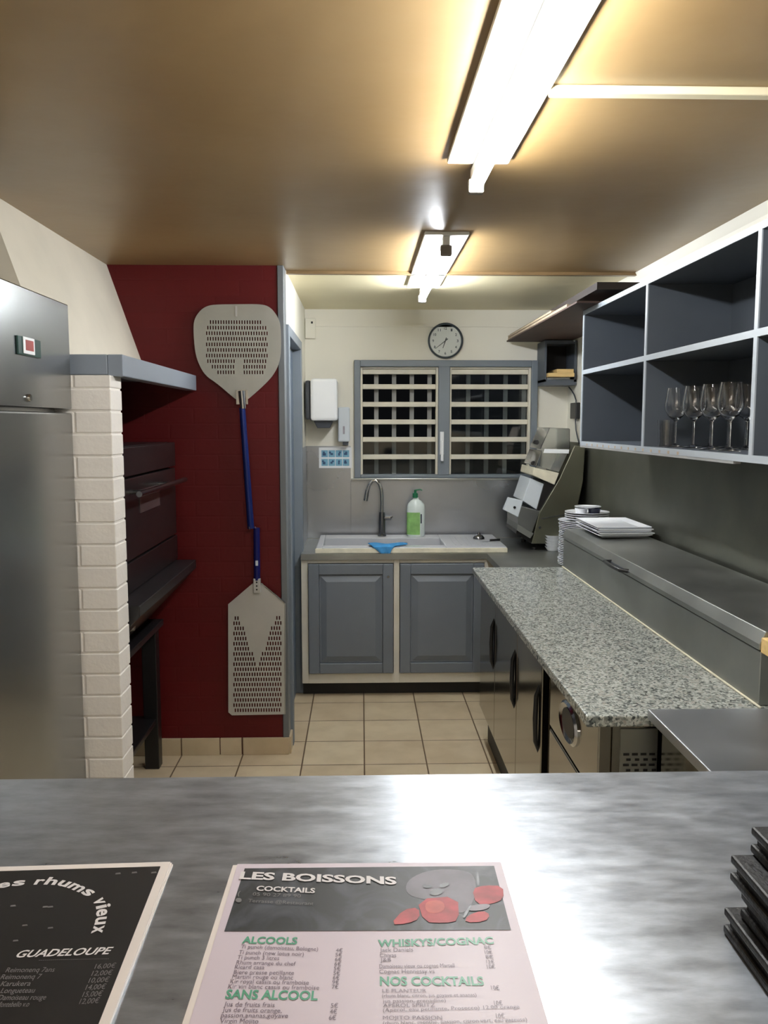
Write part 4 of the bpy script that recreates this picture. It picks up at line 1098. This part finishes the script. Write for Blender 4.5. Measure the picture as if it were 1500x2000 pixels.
pr('chute_shadow_plate', [(1064, 940), (1090, 938), (1056, 1000), (1048, 996)], SYa + 0.02, 0.34, M['black'])
k_ = pr('adjuster_block', [(984, 996), (994, 972), (1022, 978), (1012, 1010)], SYa + 0.0, 0.05, M['plastic_cool'])
a = at(1005, 991, 'Y', SYa)
MB().lathe([(0, 0.003), (0.008, 0.003), (0.008, 0)], (a.x, a.y, a.z), 12, 'Y').build('bolt', M['plastic_black'], k_)
pr('upper_roller_block', [(1043, 913), (1092, 924), (1083, 947), (1040, 928)], SYa - 0.01, 0.38, M['sink_edge'])
pr('upper_guard', [(1058, 880), (1112, 878), (1092, 922), (1046, 910)], SYa, 0.36, M['guard'])
pr('guard_bar', [(1064, 877), (1112, 878), (1111, 886), (1062, 885)], SYa - 0.01, 0.01, M['plastic_white'], 0.002)
def shell(name, pts, y0, d, mat, t=0.003):
    """open clear hopper: thin side walls of a folded sheet"""
    q = spf(pts, y0); mb = MB()
    for i in range(len(q) - 1):
        a, b = q[i], q[i + 1]; n = Vector((-(b - a).z, 0, (b - a).x)).normalized() * t
        mb.prism([a, b, b + n, a + n], (0, d, 0))
    mb.prism(q, (0, t, 0))
    return mb.build(name, mat, r)
shell('clear_hopper', [(1056, 877), (1074, 836), (1112, 838), (1112, 876)], SYa + 0.02, 0.32, M['guard'])
for px, py in ((1047, 864), (1043, 905)):
    a = at(px, py, 'Y', SYa + 0.1)
    MB().lathe([(0, 0), (0.014, 0), (0.014, 0.04), (0, 0.04)], (a.x, a.y + 0.02, a.z), 12, 'Y').build('roller_knob', M['plastic_black'], r)
a = at(1054, 1030, 'Y', SYa)
MB().lathe([(0, 0.004), (0.007, 0.004), (0.007, 0)], (a.x, SYa, a.z), 12, 'Y').build('screw', M['chrome'], r)
q = spf([(1057, 1012), (1130, 999), (1130, 1001), (1057, 1014)], SYa)
MB().prism(q, (0, -0.003, 0)).build('panel_seam', M['steel'], r)

# ================================================================ FOREGROUND: pass counter
CZ = 1.22; CYF = aY(750, 1511, 'Z', CZ)
r = root('pass_counter', (-0.15, 0.6, 0), 'long worn stainless steel pass counter across the foreground', 'counter')
box('counter_top', M['counter'], r, XL + 0.005, XR - 0.006, 0.15, CYF, CZ - 0.03, CZ, bev=0.004)
box('counter_body', M['cream'], r, XL + 0.02, XR - 0.02, 0.30, CYF - 0.08, 0, CZ - 0.031)

def P(px, py, z): return at(px, py, 'Z', z)
# centre menu
def sheet(name, mat, tl, tr, length, z, th=0.0012, parent=None, **tg):
    a, b = P(*tl, z), P(*tr, z); d = (b - a).normalized(); dn = Vector((d.y, -d.x, 0))
    mb = MB().prism([a, b, b + dn * length, a + dn * length], (0, 0, th))
    return mb.build(name, mat, parent, **tg), a, b, d, dn
w_ = (P(978, 1686, CZ) - P(464, 1690, CZ)).length
r = root('menu_card', P(700, 1850, CZ), 'white laminated drinks menu headed LES BOISSONS at the centre of the counter', 'menu')
sheet('menu_card', M['laminate_edge'], (455, 1692), (972, 1689), w_ * 1.41, CZ + 0.0002, label='laminated menu lying underneath the drinks menu, left edge peeking out', cat='menu')
zt = CZ + 0.0018
S, a_, b_, dx_, dn_ = sheet('sheet', M['laminate'], (464, 1690), (978, 1686), w_ * 1.41, zt, parent=r)
zp = zt + 0.0016
def PP(px, py, dz=0): return P(px, py, zp + dz)
up = -dn_
hp = Print(); hp.poly([PP(478, 1696), PP(965, 1691, 0), PP(998, 1816), PP(438, 1819)]).build('header_photo', M['header'], r)
def blob(name, mat, pts, dz, n=2):
    Print().poly([PP(x, y, dz) for x, y in smooth_poly(pts, n)]).build(name, mat, r)
blob('photo_highlight', M['ink_haze'], [(798, 1716), (840, 1698), (905, 1698), (930, 1712), (928, 1760), (900, 1790), (870, 1760), (812, 1755), (790, 1740)], .0002)
blob('photo_red_glass', M['ink_red'], [(814, 1756), (894, 1750), (897, 1798), (868, 1803), (828, 1801)], .0004, 1)
blob('photo_red_glass', M['ink_red'], [(922, 1736), (945, 1729), (982, 1730), (984, 1756), (960, 1766), (930, 1766)], .0004, 1)
blob('photo_red_fruit', M['ink_red'], [(788, 1776), (818, 1772), (820, 1794), (796, 1804), (762, 1806)], .0004, 1)
blob('photo_red_fruit', M['ink_red'], [(912, 1788), (942, 1778), (958, 1786), (948, 1800), (908, 1802)], .0004, 1)
blob('photo_pale_straw_glass', M['ink_pink'], [(916, 1768), (960, 1764), (952, 1777), (912, 1780)], .0005)
blob('photo_orange_glow', M['ink_orange'], [(828, 1760), (866, 1757), (870, 1780), (834, 1786)], .0005)
for q in ([(824, 1727), (842, 1729), (846, 1733), (828, 1735)], [(858, 1727), (878, 1723), (876, 1730), (860, 1735)], [(842, 1738), (864, 1734), (866, 1744), (850, 1750), (838, 1746)], [(930, 1704), (935, 1704), (937, 1729), (931, 1730)], [(903, 1790), (918, 1766), (922, 1768), (908, 1794)]):
    blob('photo_dark_garnish', M['ink_black'], q, .0006, 1)
line('white_heading', M['ink_white'], r, 'LES BOISSONS', PP(467, 1716, .0006), PP(775, 1727, .0006), up, 0.0115, bold=0.035)
line('white_heading', M['ink_white'], r, 'COCKTAILS', PP(500, 1739, .0006), PP(615, 1744, .0006), up, 0.0072, bold=0.03)
t2 = Print()
line('contact_line', M['ink_grey'], r, '05 90 27 89 90', PP(493, 1749, .0006), PP(587, 1753, .0006), up, 0.005)
line('contact_line', M['ink_grey'], r, 'Terrasse @Restaurant', PP(484, 1762, .0006), PP(612, 1768, .0006), up, 0.005)
t2.poly([PP(461 + 6 * math.cos(k * PI / 6) + 5, 1758 + 4.5 * math.sin(k * PI / 6), .0006) for k in range(12)])
line('contact_line', M['ink_grey'], r, '(', PP(464, 1748, .0006), PP(468, 1748, .0006), up, 0.006, bold=0.04)
t2.build('round_icon', M['ink_grey'], r)
for s, a, b, h in (('ALCOOLS', (472, 1842), (580, 1844), 0.0085), ('SANS ALCOOL', (439, 1950), (620, 1953), 0.0092), ('WHISKYS/COGNAC', (738, 1849), (965, 1843), 0.0085), ('NOS COCKTAILS', (742, 1924), (946, 1924), 0.0092)):
    line('green_heading', M['ink_green'], r, s, PP(*a), PP(*b), up, h, bold=0.03)
L = [('Ti punch (damoiseau, Bologne)', (470, 1852), (621, 1857)), ('Ti punch (new lotus noir)', (466, 1863), (593, 1867)), ('Ti punch 3 litres', (463, 1873), (545, 1875)), ('Rhum arrange du chef', (461, 1883), (577, 1886)),
     ('Ricard casa', (458, 1892), (516, 1893)), ('Biere presse petillante', (456, 1902), (574, 1904)), ('Martini rouge ou blanc', (453, 1911), (572, 1913)), ('Kir royal cassis ou framboise', (449, 1920), (603, 1923)), ('Kir vin blanc cassis ou framboise', (445, 1930), (623, 1933)),
     ('Jus de fruits frais', (437, 1965), (536, 1967)), ('Jus de fruits orange,', (434, 1976), (550, 1978)), ('passion,ananas,goyave', (431, 1987), (562, 1988)), ('Virgin Mojito', (429, 1998), (504, 1999)), ('Coca, Orangina', (427, 2010), (520, 2011)),
     ('Jack Daniels', (742, 1859), (807, 1858)), ('Chivas', (742, 1869), (774, 1869)), ('J&B', (743, 1878), (764, 1878)), ('Damoiseau vieux ou cognac Martell', (741, 1891), (888, 1889)), ('Cognac Hennessy vs', (741, 1901), (849, 1900)),
     ('LE PLANTEUR', (747, 1938), (833, 1938)), ('(rhum blanc, citron, jus goyave et ananas)', (746, 1948), (931, 1946)), ('jus passion, grenadine)', (748, 1958), (871, 1957)), ('APEROL SPRITZ', (748, 1967), (850, 1966)), ('(Aperol, eau petillante, Prosecco) 12.00 orange', (748, 1976), (1015, 1969)),
     ('MOJITO PASSION', (748, 1991), (864, 1991)), ('(rhum blanc, menthe, passion, citron vert, eau gazeuse)', (748, 2002), (1030, 1994))]
for s, a, b in L: line('print_line', M['ink_dark'], r, s, PP(*a), PP(*b), up, 0.0046 if a[0] < 700 or a[1] < 1910 else 0.0036)
for k, s in enumerate(('4€', '5€', '6€', '6€', '5€', '5€', '6€', '9€', '7€')): line('print_line', M['ink_dark'], r, s, PP(654 + 2 - k, 1859 + k * 9), PP(667 + 2 - k, 1859 + k * 9), up, 0.0042)
for k, s in enumerate(('5€', '4€', '6€')): line('print_line', M['ink_dark'], r, s, PP(646 - k * 2, 1968 + k * 12), PP(660 - k * 2, 1968 + k * 12), up, 0.0045)
for k, s in enumerate(('8€', '10€', '8€', '12€', '10€')): line('print_line', M['ink_dark'], r, s, PP(946 + k * 1.5, 1853 + k * 9.5), PP(960 + k * 2, 1853 + k * 9.5), up, 0.0042)
for x, y in ((960, 1933), (966, 1963), (970, 1988)): line('print_line', M['ink_dark'], r, '10€', PP(x, y), PP(x + 16, y), up, 0.0045)

# left menu (black print) and the sheets beneath it
wl_ = w_
def lsheet(name, mat, tr, ang_px, z, parent=None, inset=0.0, **tg):
    b = P(*tr, z); a = P(tr[0] - 335, tr[1] + ang_px, z)
    d = (b - a).normalized(); dn = Vector((d.y, -d.x, 0)); a = b - d * wl_
    b2 = b - d * inset + dn * inset; a2 = a + d * inset + dn * inset; Ln = wl_ * 1.41 - 2 * inset
    return MB().prism([a2, b2, b2 + dn * Ln, a2 + dn * Ln], (0, 0, 0.0010)).build(name, mat, parent, **tg), d, dn
lsheet('menu_card', M['laminate_edge'], (338, 1690), 8, CZ + 0.0002, label='cream menu sheet lowest in the pile under the black rum menu', cat='menu')
lsheet('menu_card', M['laminate_edge'], (336, 1687), 9, CZ + 0.0014, label='second cream menu sheet directly beneath the black rum menu', cat='menu')
r = root('menu_card', P(100, 1850, CZ), 'black laminated rum menu reading les rhums vieux and GUADELOUPE, at bottom left', 'menu')
o, dl, dnl = lsheet('sheet', M['laminate_edge'], (333, 1685), 10, CZ + 0.0026, parent=r)
zq = CZ + 0.0038
def Q(px, py, dz=0): return P(px, py, zq + dz)
o, dl, dnl = lsheet('black_print', M['print_black'], (333, 1685), 10, CZ + 0.0031, parent=r, inset=0.0075)
zq = CZ + 0.0044; upl = -dnl
t5 = Print()
line('white_heading', M['ink_white'], r, 'GUADELOUPE', Q(30, 1870), Q(217, 1863), upl, 0.0085, bold=0.02, shear=0.3)
word = 'Les rhums vieux'
path = [(-36, 1745), (-22, 1739), (0, 1734), (24, 1730), (50, 1728), (72, 1727), (92, 1727), (112, 1728), (132, 1733), (152, 1741), (170, 1749), (184, 1760), (189, 1772), (190, 1786), (188, 1798), (184, 1811), (178, 1825)]
pts = [Q(*p) for p in path]
cum = [0]
for a, b in zip(pts, pts[1:]): cum.append(cum[-1] + (b - a).length)
def along(s):
    for i in range(len(pts) - 1):
        if s <= cum[i + 1]: return pts[i].lerp(pts[i + 1], (s - cum[i]) / (cum[i + 1] - cum[i]))
    return pts[-1]
wt_ = {'L': 1.1, ' ': 0.6, 'm': 1.5, 'r': 0.75, 'i': 0.5, 'v': 0.95}
ws = [wt_.get(c, 1.0) for c in word]; tot = sum(ws); s = 0
for c, w1 in zip(word, ws):
    s0, s1 = s / tot * cum[-1], (s + w1 * 0.9) / tot * cum[-1]; s += w1
    if c == ' ': continue
    A, B = along(s0), along(s1); d = (B - A).normalized(); n = Vector((-d.y, d.x, 0))
    t5.text(c, A, B, n, 0.0115, bold=0.03)
t5.build('arched_heading', M['ink_white'], r)
for k, (s, x0, x1) in enumerate((('Reimonenq 7ans', 10, 105), ('Reimonenq 7', 0, 78), ('Karukera', 0, 58), ('Longueteau', 0, 66), ('Damoiseau rouge', -5, 88), ('Montebello v.o', -8, 55))):
    y = 1899 + k * 13.6
    line('print_line', M['ink_grey'], r, s, Q(x0, y), Q(x1, y - 1), upl, 0.0055)
for k, s in enumerate(('16,00€', '12,00€', '10,00€', '14,00€', '15,00€', '12,00€')):
    line('print_line', M['ink_grey'], r, s, Q(184 - k * 6, 1892 + k * 13.8), Q(224 - k * 6.5, 1890 + k * 13.8), upl, 0.0055)
line('print_line', M['ink_grey'], r, '-----------------------------------', Q(75, 1877), Q(212, 1874), upl, 0.003)
for x, y in ((25, 1769), (98, 1771), (48, 1807), (98, 1812), (30, 1837), (230, 1706), (262, 1704), (300, 1704), (88, 1771)): Print().poly([Q(x - 5, y + 2), Q(x + 6, y + 1), Q(x + 5, y - 2), Q(x - 4, y - 1)]).build('pale_fleck', M['ink_grey'], r)

# bill holders stack on the right
labs = ['lowest black leather bill folder in the stack at the right edge of the counter', 'second black leather bill folder from the bottom, set back to the right', 'third black leather bill folder up, sticking out to the left', 'topmost black leather bill folder, furthest right in the stack']
for k, (px, py) in enumerate(((1413, 1770), (1446, 1738), (1426, 1668), (1466, 1613))):
    th = 0.021; z0 = CZ + 0.0005 + k * (th + 0.0004); ztp_ = z0 + th
    c = P(px, py, ztp_)
    r = root('bill_folder', (c.x, c.y, z0), labs[k], 'bill folder', 'black bill folders stacked on the counter')
    x1 = min(c.x + 0.135, XR - 0.02); y0 = c.y - 0.235
    box('lower_cover', M['leather'], r, c.x, x1, y0, c.y, z0, z0 + 0.007, bev=0.002)
    box('inner_pages', M['leather'], r, c.x + 0.004, x1 - 0.004, y0 + 0.004, c.y - 0.004, z0 + 0.007, z0 + 0.014)
    box('upper_cover', M['leather'], r, c.x, x1, y0, c.y, z0 + 0.014, z0 + th, bev=0.002)
    ss = MB(); i = 0.008
    n = 24
    for j in range(n):
        yy = y0 + i + (c.y - y0 - 2 * i) * j / n
        ss.box(c.x + i, c.x + i + 0.001, yy, yy + 0.005, z0 + th, z0 + th + 0.0003)
    ss.build('stitching', M['stitch'], r)

# ================================================================ camera, world, view
cam = bpy.data.cameras.new('camera'); cam.sensor_fit = 'HORIZONTAL'; cam.sensor_width = 36; cam.lens = 36 * FPX / 1500
cam.clip_start = 0.02
co = bpy.data.objects.new('camera', cam); COL.objects.link(co)
co.matrix_world = Matrix((( Rv.x, Uv.x, -Fv.x, 0), (Rv.y, Uv.y, -Fv.y, 0), (Rv.z, Uv.z, -Fv.z, CAMZ), (0, 0, 0, 1)))
SC.camera = co
wd = bpy.data.worlds.new('night'); SC.world = wd; wd.use_nodes = True
wd.node_tree.nodes['Background'].inputs['Color'].default_value = (0.01, 0.011, 0.012, 1); wd.node_tree.nodes['Background'].inputs['Strength'].default_value = 0.15
SC.view_settings.view_transform = 'Standard'; SC.view_settings.look = 'None'; SC.view_settings.gamma = 1
SC.view_settings.exposure = 1.15
try: SC.view_settings.use_curve_mapping = False
except Exception: pass
